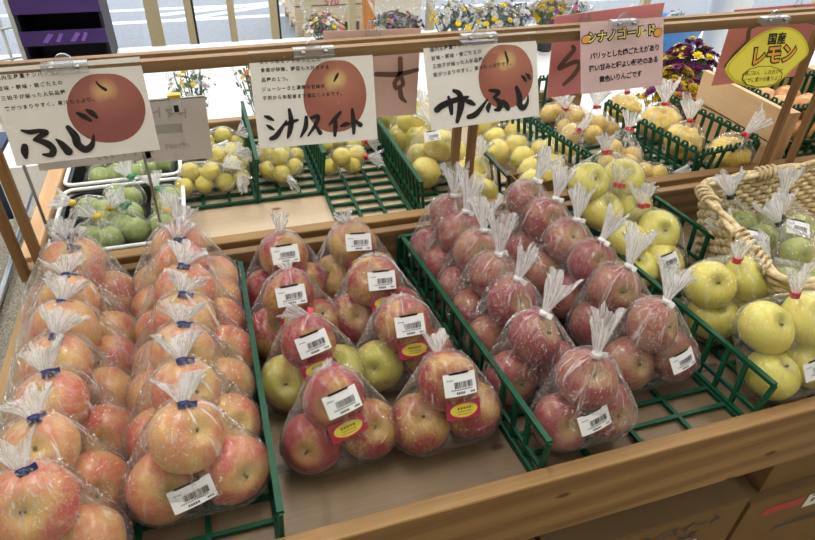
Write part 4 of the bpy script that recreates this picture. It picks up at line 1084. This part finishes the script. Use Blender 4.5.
o = back_sheet('thin white price sheet hung on the wire crossbar, print showing through', (-.072, 1.036, .276), -2, .110, .108, 'paper_grey', (), [(-.002, .030, .020, 'トマト', R(-6)), (.0, -.028, .010, '1袋150円', 0)])
mb = MB(); mb.box(-.03, .012, -.004, .012, .0006, .001); part('grey_patch', mb, M['grey_print'], o)
back_sheet('thin white price sheet behind the ふじ card, print showing through', (-.205, 1.036, .286), 1, .172, .112, 'paper_grey', (), [(.048, -.040, .022, 'トマト177', R(3))])
# wire stand carrying the thin sheets
o = thing('wire_sign_stand', 'thin bare metal wire stand with two uprights and a crossbar', 'wire stand', (-.21, .995, zf))
for x, nm in ((-.088, 'upright'), (.086, 'upright')):
    mb = MB(); mb.tube([(x, 0, 0), (x, 0, .29)], .0026, 8); part(nm, mb, M['steel'], o)
mb = MB(); mb.tube([(-.10, .030, .284), (.195, .030, .284)], .0022, 8); part('crossbar', mb, M['steel'], o)
for x in (-.088, .086):
    mb = MB(); mb.tube([(x, 0, .284), (x, .030, .284)], .0024, 8); part('bracket', mb, M['steel'], o)
o = thing('bulldog_clip', 'small cream and black clip pinching the thin white sheet', 'clip', (-.062, 1.026, .326))
mb = MB(); mb.box(-.007, .007, -.004, .006, -.014, .010); part('jaw', mb, M['label'], o)
mb = MB(); mb.box(-.010, .010, -.006, .008, .010, .015); part('handle', mb, M['gold_tape'], o)
mb = MB(); mb.box(-.0035, .0035, -.0052, -.004, -.013, -.002); part('spring', mb, M['ink'], o)
for i, (x, lab) in enumerate(((.262, 'clear binder clip above the pale pink す sheet'), (1.135, 'clear binder clip on the back rail by the post'), (.655, 'clear clip on the pink sheet above the back rail'))):
    o = thing('binder_clip', lab, 'clip', (x, 1.000, .428), None, 'clear clips on the back rail')
    mb = MB(); mb.hexa([(-.016, -.010, -.022), (.016, -.010, -.022), (.016, .012, -.022), (-.016, .012, -.022), (-.010, -.003, 0), (.010, -.003, 0), (.010, .004, 0), (-.010, .004, 0)]); part('body', mb, M['clear_hard'], o)
    mb = MB(); mb.tube([(-.008, 0, 0), (-.005, 0, .016), (.005, 0, .016), (.008, 0, 0)], .0025, 6); part('handle', mb, M['clear_hard'], o)
# ================================================================== CRATE, FLOWERS, BEHIND
o = thing('onion_crate', 'slatted wooden crate of onions at the right behind the quinces', 'crate', (1.212, 1.035, 0), (0, 0, R(-3)))
for z0, z1, nm in ((.128, .205, 'side_slat'), (.055, .118, 'side_slat')):
    mb = MB(); mb.box(0, .014, -.04, .25, z0, z1); part(nm, mb, M['crate_wood'], o)
for z0, z1 in ((.128, .200), (.055, .118)):
    mb = MB(); mb.box(.014, .36, .236, .25, z0, z1); part('end_slat', mb, M['crate_wood'], o)
    mb = MB(); mb.box(.346, .36, -.04, .236, z0, z1); part('side_slat', mb, M['crate_wood'], o)
for x, y in ((.014, .206), (.014, -.04), (.316, .206), (.316, -.04)):
    mb = MB(); mb.box(x, x+.03, y, y+.03, .0515, .200); part('corner_post', mb, M['crate_wood'], o)
mb = MB(); mb.box(0, .36, -.04, .25, .0512, .0565); part('base', mb, M['crate_wood'], o)
ob = basket('lattice_basket', 'green lattice basket of onions set inside the wooden crate', 1.262, 1.520, 1.034, 1.226, .057, .135, 'lrfb', 'green lattice baskets', flare=.006, step=.026, slant=.2, arches=True, nxb=3)
ob.rotation_euler = (0, 0, R(-3))
ons = [(1.302, 1.085, .102), (1.372, 1.078, .102), (1.442, 1.072, .102), (1.306, 1.155, .102), (1.378, 1.150, .102), (1.450, 1.142, .102), (1.340, 1.118, .156), (1.410, 1.112, .156), (1.345, 1.182, .152), (1.415, 1.178, .152), (1.478, 1.120, .148)]
for i, p in enumerate(ons):
    me, _ = fruit_mesh('onion', i)
    tag(link('onion', me, None, p, align((J(.6), J(.6), 1))), 'brown skinned onion heaped in the crate basket', 'onion', 'onions in the crate')

def flower_bunch(name, label, cat, x, y, z, h, r, cols, n=70, wrap=True, pot=None, group=None, fs=.012, leafn=90, dark=False):
    o = thing(name, label, cat, (x, y, z), None, group)
    rn = random.Random(int(abs(x*1000+y*77+z*13)))
    if pot:
        mb = MB(); mb.lathe([(pot*.75, 0), (pot, pot*1.3), (pot*.92, pot*1.3), (pot*.9, pot*1.1), (0, pot*1.1)], 20); part('pot', mb, M['pot'] if pot < .1 else M['white_plastic'], o)
    lf = MB(); base = Vector((0, 0, (pot*1.1 if pot else 0)))
    def tip(sp=1.0):
        a = rn.uniform(0, 6.28); q = r*math.sqrt(rn.random())*sp
        return Vector((q*math.cos(a), q*math.sin(a), h*(1-.30*(q/r)**2)+rn.uniform(-.10, .03)*h))
    for i in range(leafn):
        t = tip(.95); p = base+(t-base)*rn.uniform(.35, .92); d = Vector((rn.uniform(-1, 1), rn.uniform(-1, 1), rn.uniform(.1, 1))).normalized(); L = rn.uniform(.7, 1.4)*fs*2.2; s = d.cross(Vector((rn.uniform(-1, 1), rn.uniform(-1, 1), .3))).normalized()*L*.22
        lf.quad(p, p+d*L*.5+s, p+d*L, p+d*L*.5-s)
    part('leaves', lf, M['dark_leaf' if dark else 'leaf'], o)
    stm = MB()
    for i in range(max(8, n//4)):
        t = tip(); stm.tube([base+Vector((t.x*.2, t.y*.2, 0)), base.lerp(t, .6)+Vector((t.x*.1, t.y*.1, 0)), t], .0022, 4)
    part('stems', stm, M['dark_leaf'], o)
    mbs = {c: MB() for c in cols}
    for i in range(n):
        c = cols[int(rn.random()**1.2*len(cols)) % len(cols)]; t = tip(); m = mbs[c]
        nrm = (Vector((t.x, t.y, r*.9))).normalized(); q = nrm.to_track_quat('Z', 'Y'); K = 8; rr = fs*rn.uniform(.75, 1.25)
        for ring, (f, up) in enumerate(((1.0, .10), (.66, .35))):
            for k2 in range(K):
                a = 2*math.pi*(k2+.5*ring)/K; da = .36
                P = [Vector((0, 0, 0)), Vector((rr*f*.7*math.cos(a-da), rr*f*.7*math.sin(a-da), rr*up*.8)), Vector((rr*f*math.cos(a), rr*f*math.sin(a), rr*up)), Vector((rr*f*.7*math.cos(a+da), rr*f*.7*math.sin(a+da), rr*up*.8))]
                m.quad(*[t+q @ v for v in P])
        m.blob(tuple(t+nrm*rr*.15), rr*.34, 0, 6, 4)
    for c in cols:
        if mbs[c].v: part('blossoms', mbs[c], M['petal_'+c], o)
    if wrap:
        me = bpy.data.meshes.new('clear_wrap'); V, F, U = [], [], []; N = 40; rows = 8
        for j in range(rows+1):
            s = j/rows; z2 = (pot*1.0 if pot else 0)+h*1.02*s*.98; q = (pot*.95 if pot else r*.22)+(r*1.06-(pot*.95 if pot else r*.22))*s**.9
            for i in range(N):
                a = 2*math.pi*i/N; f = 1+.07*math.sin(9*a+s*2)*s; V.append((q*f*math.cos(a), q*f*math.sin(a), z2+.03*h*math.sin(5*a)*s)); U.append((i/N, s))
        for j in range(rows):
            for i in range(N): F.append((j*N+i, j*N+(i+1) % N, (j+1)*N+(i+1) % N, (j+1)*N+i))
        me.from_pydata(V, [], F); me.materials.append(M['film_light']); ul = me.uv_layers.new(name='UVMap')
        for p in me.polygons:
            p.use_smooth = True
            us = [U[me.loops[l].vertex_index][0] for l in p.loop_indices]; wr = max(us)-min(us) > .5
            for l in p.loop_indices:
                a, b = U[me.loops[l].vertex_index]; ul.data[l].uv = (a+1 if wr and a < .5 else a, b)
        link('clear_wrap', me, o)
    return o
CT = -.30
mb = MB(); mb.box(-.45, 3.6, 1.56, 3.62, CT-.03, CT); mb.box(1.08, 3.6, 1.36, 1.56, CT-.03, CT)
ct = thing('flower_counter', 'long low white counter with flowers behind the fruit stall', 'counter', (0, 0, 0))
part('top', mb, M['counter'], ct)
mb = MB(); mb.box(-.44, 3.58, 1.56, 1.58, -.68, CT-.03); mb.box(-.44, -.42, 1.56, 3.6, -.68, CT-.03); part('panel', mb, M['wall'], ct)
for x in (-.43, 1.5, 3.53):
    for y in (1.58, 3.56): mb = MB(); mb.box(x, x+.04, y, y+.04, -.70, CT-.03); part('leg', mb, M['white_plastic'], ct)
g = 'flowers on the white counter'
flower_bunch('potted_flowers', 'pot of purple and pink flowers by the window frame', 'flowers', .605, 3.30, CT, .20, .115, ['purple', 'pinkf', 'white', 'yellow'], 80, True, .055, g, .015, 170)
flower_bunch('potted_flowers', 'pot of dark purple and orange flowers before the pale wall panel', 'flowers', 1.00, 3.30, CT, .19, .145, ['purple', 'purple', 'orange', 'violet'], 100, True, .06, g, .016, 180)
flower_bunch('bouquet', 'wrapped bouquet of white and yellow flowers nearest the pale panel', 'flowers', 1.26, 3.10, CT, .28, .14, ['white', 'yellow', 'white'], 70, True, None, g, .018, 200, True)
flower_bunch('bouquet', 'wrapped bouquet of white flowers with dark leaves above the middle card', 'flowers', 1.45, 3.02, CT, .29, .13, ['white', 'white', 'yellow'], 70, True, None, g, .018, 220, True)
flower_bunch('bouquet', 'wrapped bouquet of violet and white flowers between two others', 'flowers', 1.60, 3.12, CT, .27, .11, ['violet', 'white', 'purple'], 60, True, None, g, .017, 180, True)
flower_bunch('bouquet', 'wrapped bouquet of yellow flowers with green stems in a dark pot', 'flowers', 1.80, 3.10, CT, .27, .13, ['yellow', 'yellow', 'purple'], 60, True, .05, g, .020, 150)
flower_bunch('bouquet', 'wrapped bouquet of pink flowers before the bright window', 'flowers', 2.08, 3.32, CT, .26, .10, ['pinkf', 'white'], 40, True, .05, g, .016, 90)
flower_bunch('bouquet', 'wrapped bunch of pale violet flowers above the pink sheet', 'flowers', 1.98, 2.72, CT, .25, .15, ['violet', 'white'], 70, True, .06, g, .017, 130)
flower_bunch('bouquet', 'small bunch of white flowers by the thin white price sheet', 'flowers', -.075, 2.42, CT, .26, .085, ['white', 'white', 'yellow'], 30, True, None, g, .013, 120)
flower_bunch('bouquet', 'small orange and yellow bunch between two white cards', 'flowers', .165, 2.46, CT, .25, .085, ['orange', 'yellow'], 40, True, None, g, .014, 70)
flower_bunch('bouquet', 'dark purple blooms low beside the orange bunch', 'flowers', .15, 2.12, CT, .14, .07, ['purple'], 14, False, None, g, .016, 40, True)
flower_bunch('bouquet', 'purple and yellow flowers at the edge of the pale pink sheet', 'flowers', .555, 2.02, CT, .20, .10, ['purple', 'yellow', 'violet'], 45, False, .05, g, .015, 60)
flower_bunch('bouquet', 'big bucket bunch of yellow flowers beside the crate', 'flowers', 1.50, 1.68, CT, .37, .11, ['yellow', 'yellow', 'purple'], 150, False, .08, g, .017, 200)
flower_bunch('bouquet', 'bunch of rust orange and violet flowers nearest the crate', 'flowers', 1.40, 1.50, CT, .345, .10, ['orange', 'orange', 'orange', 'violet'], 190, False, .07, g, .017, 180)
flower_bunch('bouquet', 'dark purple bunch behind the yellow flowers', 'flowers', 1.70, 1.86, CT, .39, .13, ['purple', 'purple', 'yellow'], 130, False, .08, g, .020, 150)
o = thing('basin', 'blue plastic basin on the white counter', 'basin', (2.46, 2.95, CT))
mb = MB(); mb.lathe([(0, 0), (.15, 0), (.19, .15), (.205, .155), (.20, .162), (.175, .15), (.14, .012), (0, .012)], 32); part('bowl', mb, M['blue'], o)
flower_bunch('bouquet', 'wrapped greenery lying up out of the blue basin', 'flowers', 2.52, 2.96, CT+.013, .20, .10, ['white'], 6, False, None, g, .012, 200)
mb = MB(); mb.lathe([(0, 0), (.10, 0), (.11, .42), (.118, .42), (.118, .43), (.10, .43), (.09, .02), (0, .02)], 32); tag(link('bucket', mb.mesh('bucket', M['white_plastic']), None, (2.83, 2.92, CT)), 'tall round white bucket at the right of the counter', 'bucket')
o = thing('red_cap_box', 'small red and white box left of the blue basin', 'box', (2.22, 2.95, CT))
mb = MB(); mb.box(-.06, .06, -.05, .05, 0, .06); part('carton', mb, M['white_plastic'], o)
mb = MB(); mb.box(-.062, .062, -.052, .052, .06, .12); part('lid', mb, M['red'], o)

# purple shelf and white rack by the window
o = thing('purple_rack', 'dark display rack with two purple shelf edges before the window', 'rack', (-.645, 3.55, -.70))
mb = MB(); mb.box(-.19, .19, .12, .14, 0, 1.3); mb.box(-.19, -.175, -.15, .12, 0, 1.3); mb.box(.175, .19, -.15, .12, 0, 1.3); part('case', mb, M['purple_dark'], o)
for z in (.30, .50, .68, .90):
    mb = MB(); mb.box(-.175, .175, -.14, .12, z-.012, z); part('shelf', mb, M['purple_dark'], o)
for z, hh in ((.672, .064), (.530, .066), (.80, .07)):
    mb = MB(); mb.box(-.19, .19, -.158, -.15, z-hh/2, z+hh/2); e = part('shelf_edge', mb, M['purple'], o)
mb = MB()
for x, s in ((-.07, .03), (-.02, .022), (.05, .028), (.09, .02)):
    mb.poly([(x-s, -.1586, .512), (x-s*.3, -.1586, .508), (x+s*.9, -.1586, .545), (x+s*.2, -.1586, .552)])
part('edge_print', mb, M['purple_mark'], o)
o = thing('steel_rack', 'white painted steel ladder rack beside the purple rack', 'rack', (-.985, 3.5, -.70))
for x in (-.13, .12):
    mb = MB(); mb.box(x-.012, x+.012, -.012, .012, 0, 1.3); part('upright', mb, M['white_steel'], o)
for x in (-.09, -.02, .05):
    mb = MB(); mb.bar((x, .01, .05), (x+.02, .01, 1.3), .012, .008, up=(0, 1, 0)); part('slat', mb, M['white_steel'], o)
for z in [.12+.14*i for i in range(8)]:
    mb = MB(); mb.tube([(-.13, 0, z), (.12, 0, z+.02)], .006, 6); part('rung', mb, M['white_steel'], o)

# left of the stall
o = thing('wire_cart', 'shiny steel cart with a cloth lined basket beside the stall', 'cart', (-.51, 1.45, -.70))
for x in (-.01, .055):
    mb = MB(); mb.tube([(x, -.75, .52), (x, .28, .55)], .008, 8); part('rail', mb, M['steel'], o)
for x, y in ((-.16, -.72), (-.16, .25), (.05, -.72), (.05, .25)):
    mb = MB(); mb.tube([(x, y, 0), (x, y, .53)], .008, 8); part('leg', mb, M['steel'], o)
mb = MB(); mb.tube([(-.16, -.75, .52), (-.16, .28, .55)], .008, 8); part('rail', mb, M['steel'], o)
mb = MB()
for i in range(9): mb.tube([(-.16, -.70+i*.115, .50), (.055, -.70+i*.115, .50)], .004, 6)
part('wire_deck', mb, M['steel'], o)
mb = MB(); mb.box(-.16, .06, .10, .34, .34, .44); tag(link('cloth_lining', mb.mesh('cloth_lining', M['cloth']), None, (-.53, 1.46, -.70)), 'green cloth bundle with pale flower print at the cart', 'cloth')
bpy.data.objects['cloth_lining'].modifiers.new('soft', 'BEVEL').width = .03
mb = MB(); mb.box(-.16, .05, -.72, .20, .504, .52); tag(link('floor_mat', mb.mesh('floor_mat', M['carpet']), None, (-.51, 1.45, -.70)), 'grey speckled mat lying on the steel cart', 'mat')
mb = MB(); mb.box(-.22, .12, -.20, .25, 0, .24); o = tag(link('crate', mb.mesh('crate', M['navy_box']), None, (-1.02, 2.75, -.70)), 'navy blue box on the shop floor at the left', 'box')
mb = MB(); mb.box(-.12, .12, -.15, .15, 0, .30); o = tag(link('cabinet', mb.mesh('cabinet', M['white_plastic']), None, (-.72, 2.62, -.70)), 'white low cabinet on the floor behind the wooden posts', 'cabinet')

# ------------------------------------------------------------------ cartons under the stall
def carton(label, x0, x1, y0, y1, z0, z1, texts, red=None, sticker=None):
    o = thing('apple_carton', label, 'cardboard box', ((x0+x1)/2, y0, z0), None, 'apple cartons under the stall'); W = (x1-x0)/2
    mb = MB(); mb.box(-W, W, 0, y1-y0, 0, z1-z0-.004); b = part('carton', mb, M['cardboard'], o)
    fl = MB(); m = (y1-y0)/2; fl.box(-W, W, .001, m-.002, z1-z0-.004, z1-z0); fl.box(-W, W, m+.002, y1-y0, z1-z0-.004, z1-z0); part('lid_flaps', fl, M['cardboard_top'], o)
    for body, x, z, s, bo, rr in texts:
        me = text_mesh(body, s, M['ink'], bo, True, 1.0, shear=.15); link('printed_text', me, o, (x, -.001, z), Euler((R(90), R(rr), 0)))
    if red: mb = MB(); mb.quad((red[0], -.0008, red[2]), (red[1], -.0008, red[2]), (red[1], -.0008, red[3]), (red[0], -.0008, red[3])); part('red_print', mb, M['ink_red'], o)
    if sticker:
        mb = MB(); a, b2, c, d = sticker; mb.quad((a, -.0008, c), (b2, -.0008, c), (b2, -.0008, d), (a, -.0008, d)); s = part('sticker', mb, M['label'], o)
        bb = MB()
        for i in range(9): x = a+(b2-a)*(.50+.05*i); bb.quad((x, -.0014, c+(d-c)*.2), (x+.0022, -.0014, c+(d-c)*.2), (x+.0022, -.0014, c+(d-c)*.8), (x, -.0014, c+(d-c)*.8))
        for i in range(4): x = a+(b2-a)*(.10+.08*i); bb.quad((x, -.0014, c+(d-c)*.35), (x+.006, -.0014, c+(d-c)*.35), (x+.006, -.0014, c+(d-c)*.65), (x, -.0014, c+(d-c)*.65))
        part('sticker_print', bb, M['ink'], s)
    return o
carton('cardboard carton printed シナノスイート under the front board', .400, .792, .42, .74, -.475, -.245, [('シナノスイート', .045, .190, .030, .0012, 0), ('36玉', .085, .160, .022, .001, 0)], (-.12, -.02, .150, .178), (-.01, .115, .105, .140))
carton('plain cardboard carton at the left end of the pair under the front board', -.02, .392, .43, .74, -.480, -.250, [])
carton('cardboard carton stacked under the printed one', .400, .792, .42, .74, -.70, -.477, [('シナノスイート', .045, .19, .03, .001, 0)])
carton('cardboard carton stacked under the plain one', -.02, .392, .43, .74, -.70, -.482, [])
carton('cardboard carton with red print and white sticker, under the smaller JA carton', .806, 1.20, .42, .74, -.495, -.270, [('シナノ', .01, .195, .034, .0012, 0), ('JAみなみ信州', -.02, .10, .024, .001, 0)], (-.150, -.055, .165, .190), (-.045, .085, .148, .190))
carton('cardboard carton marked JA on top of the red printed one', .835, 1.21, .435, .74, -.268, -.035, [('JA長野', -.02, .080, .032, .0012, 0), ('りんご', .10, .155, .040, .0012, 0)])
carton('cardboard carton on the floor under the red printed one', .806, 1.20, .42, .74, -.70, -.497, [])

# ------------------------------------------------------------------ the shop and the street
def S(nm, boxes, mat):
    mb = MB()
    for b in boxes: mb.box(*b)
    return struct(nm, mb, M[mat])
S('floor', [(-4, 7, -3.5, 4.45, -.75, -.70)], 'floor')
S('ceiling', [(-4, 7, -3.5, 4.45, 2.3, 2.35)], 'ceiling')
S('wall_left', [(-4.1, -4, -3.5, 4.45, -.75, 2.35)], 'wall')
S('wall_right', [(7, 7.1, -3.5, 4.45, -.75, 2.35)], 'wall')
S('wall_front', [(-4, 7, -3.6, -3.5, -.75, 2.35)], 'wall')
S('wall_back', [(1.155, 1.50, 4.36, 4.46, -.70, 2.35), (-4, 7, 4.37, 4.45, 1.75, 2.35), (-4, -2.6, 4.37, 4.45, -.70, 1.75)], 'wall')
fr = [(-.293, .085), (.19, .045), (.694, .05), (1.00, .045), (-.075, .045), (.464, .05), (-1.0, .06), (-1.7, .06), (-2.6, .08), (1.58, .05), (2.5, .06), (3.4, .06), (4.3, .06), (5.2, .06), (6.1, .06)]
S('window_1', [(x-w/2, x+w/2, 4.37, 4.43, -.70, 1.75) for x, w in fr if x < 1.1]+[(-2.6, 1.1, 4.37, 4.43, -.70, -.655)], 'alu')
S('window_2', [(x-w/2, x+w/2, 4.37, 4.43, -.70, 1.75) for x, w in fr if x > 1.1]+[(1.5, 7, 4.37, 4.43, -.70, -.655)], 'alu')
S('trim_1', [(x+w/2, x+w/2+.014, 4.372, 4.428, -.655, 1.75) for x, w in ((-.075, .045), (.464, .05))], 'dark_gap')
S('trim_2', [(1.085, 1.155, 4.355, 4.44, -.70, 1.75)], 'orange_trim')
S('window_glass_1', [(-2.6, 1.08, 4.398, 4.402, -.655, 1.75)], 'glass')
S('window_glass_2', [(1.52, 7, 4.398, 4.402, -.655, 1.75)], 'glass')
S('ground_apron', [(-9, 12, 4.45, 5.08, -.76, -.70)], 'floor_out')
S('ground_road', [(-12, 16, 5.08, 22, -.78, -.72)], 'asphalt')
mb = MB()
mb.quad((-6, 5.84, -.7195), (6, 5.86, -.7195), (6, 5.95, -.7195), (-6, 5.93, -.7195))
mb.quad((-.40, 6.14, -.7194), (-.32, 6.06, -.7194), (.75, 6.36, -.7194), (.67, 6.44, -.7194))
mb.quad((-6, 6.28, -.7195), (6, 6.30, -.7195), (6, 6.38, -.7195), (-6, 6.36, -.7195))
mb.quad((-.30, 5.90, -.7193), (-.22, 5.84, -.7193), (.70, 6.26, -.7193), (.62, 6.32, -.7193))
ml = struct('road_marking', mb, M['road_paint'])
o = thing('pallet', 'pale wooden pallet standing outside the window', 'pallet', (1.02, 5.55, -.72))
for i in range(5): mb = MB(); mb.box(-.32, .32, -.38+i*.16, -.26+i*.16, .10, .12); part('deck_board', mb, M['pallet_wood'], o)
for x in (-.30, -.04, .22):
    for y in (-.38, -.05, .28): mb = MB(); mb.box(x, x+.08, y, y+.10, 0, .10); part('block', mb, M['pallet_wood'], o)
o = thing('wooden_box', 'pale wooden box with red stamp stacked on the pallet outside', 'box', (1.02, 5.50, -.60))
for z in (0, .11): mb = MB(); mb.box(-.30, .30, -.30, -.28, z, z+.10); mb.box(-.30, -.28, -.28, .30, z, z+.10); mb.box(.28, .30, -.28, .30, z, z+.10); mb.box(-.28, .28, .28, .30, z, z+.10); part('side_board', mb, M['pallet_wood'], o)
mb = MB(); mb.box(-.28, .28, -.28, .28, 0, .02); part('base', mb, M['pallet_wood'], o)
mb = MB(); mb.box(-.30, .30, -.30, .30, .21, .225); part('lid', mb, M['pallet_wood'], o)
link('stamp', text_mesh('570', .075, M['ink_red'], .002, True, 1.1), o, (.0, -.302, .13), Euler((R(90), 0, 0)))

# ------------------------------------------------------------------ light and camera
def area(name, loc, sx, sy, power, col, rot=(0, 0, 0)):
    l = bpy.data.lights.new(name, 'AREA'); l.shape = 'RECTANGLE'; l.size = sx; l.size_y = sy; l.energy = power; l.color = col
    o = bpy.data.objects.new(name, l); COL.objects.link(o); o.location = Vector(loc)+Vector((0, 0, ZT)); o.rotation_euler = rot
    return o
for x in (-1.6, .2, 2.0, 3.8):
    for y, f in ((-1.2, .35), (.85, 1.0), (2.7, 1.2)): area('ceiling_tube', (x, y, 2.25), .10, 1.2, LAMP*f, (1.0, .98, .95)); area('added_ceiling_fill', (x, y, 2.12), .10, 1.2, LAMP*f*.5, (1.0, .98, .95), (math.pi, 0, 0))  # the upward lamp of each pair is added fill, brightening the ceiling
w = bpy.data.worlds.new('sky'); SC.world = w; w.use_nodes = True
bg = w.node_tree.nodes['Background']; bg.inputs[0].default_value = (.86, .93, 1.0, 1); bg.inputs[1].default_value = SKY
cam = bpy.data.cameras.new('camera'); co = bpy.data.objects.new('camera', cam); COL.objects.link(co); SC.camera = co
cam.sensor_width = 36; cam.lens = 612*36/815; cam.clip_start = .02
Rv, Uv, Fv = Vector((.9539, -.2991, .0261)), Vector((.1558, .5674, .8086)), Vector((.2567, .7672, -.5878))
co.matrix_world = Matrix.Translation((0, 0, .70+ZT)) @ Matrix((Rv, Uv, -Fv)).transposed().to_4x4()
vs = SC.view_settings; vs.view_transform = 'Standard'; vs.look = 'None'; vs.exposure = EXPO; vs.gamma = 1; vs.use_curve_mapping = False
SC.cycles.transparent_max_bounces = 48; SC.cycles.max_bounces = 8; SC.cycles.diffuse_bounces = 4
SC.cycles.caustics_reflective = False; SC.cycles.caustics_refractive = False; SC.cycles.sample_clamp_indirect = 6
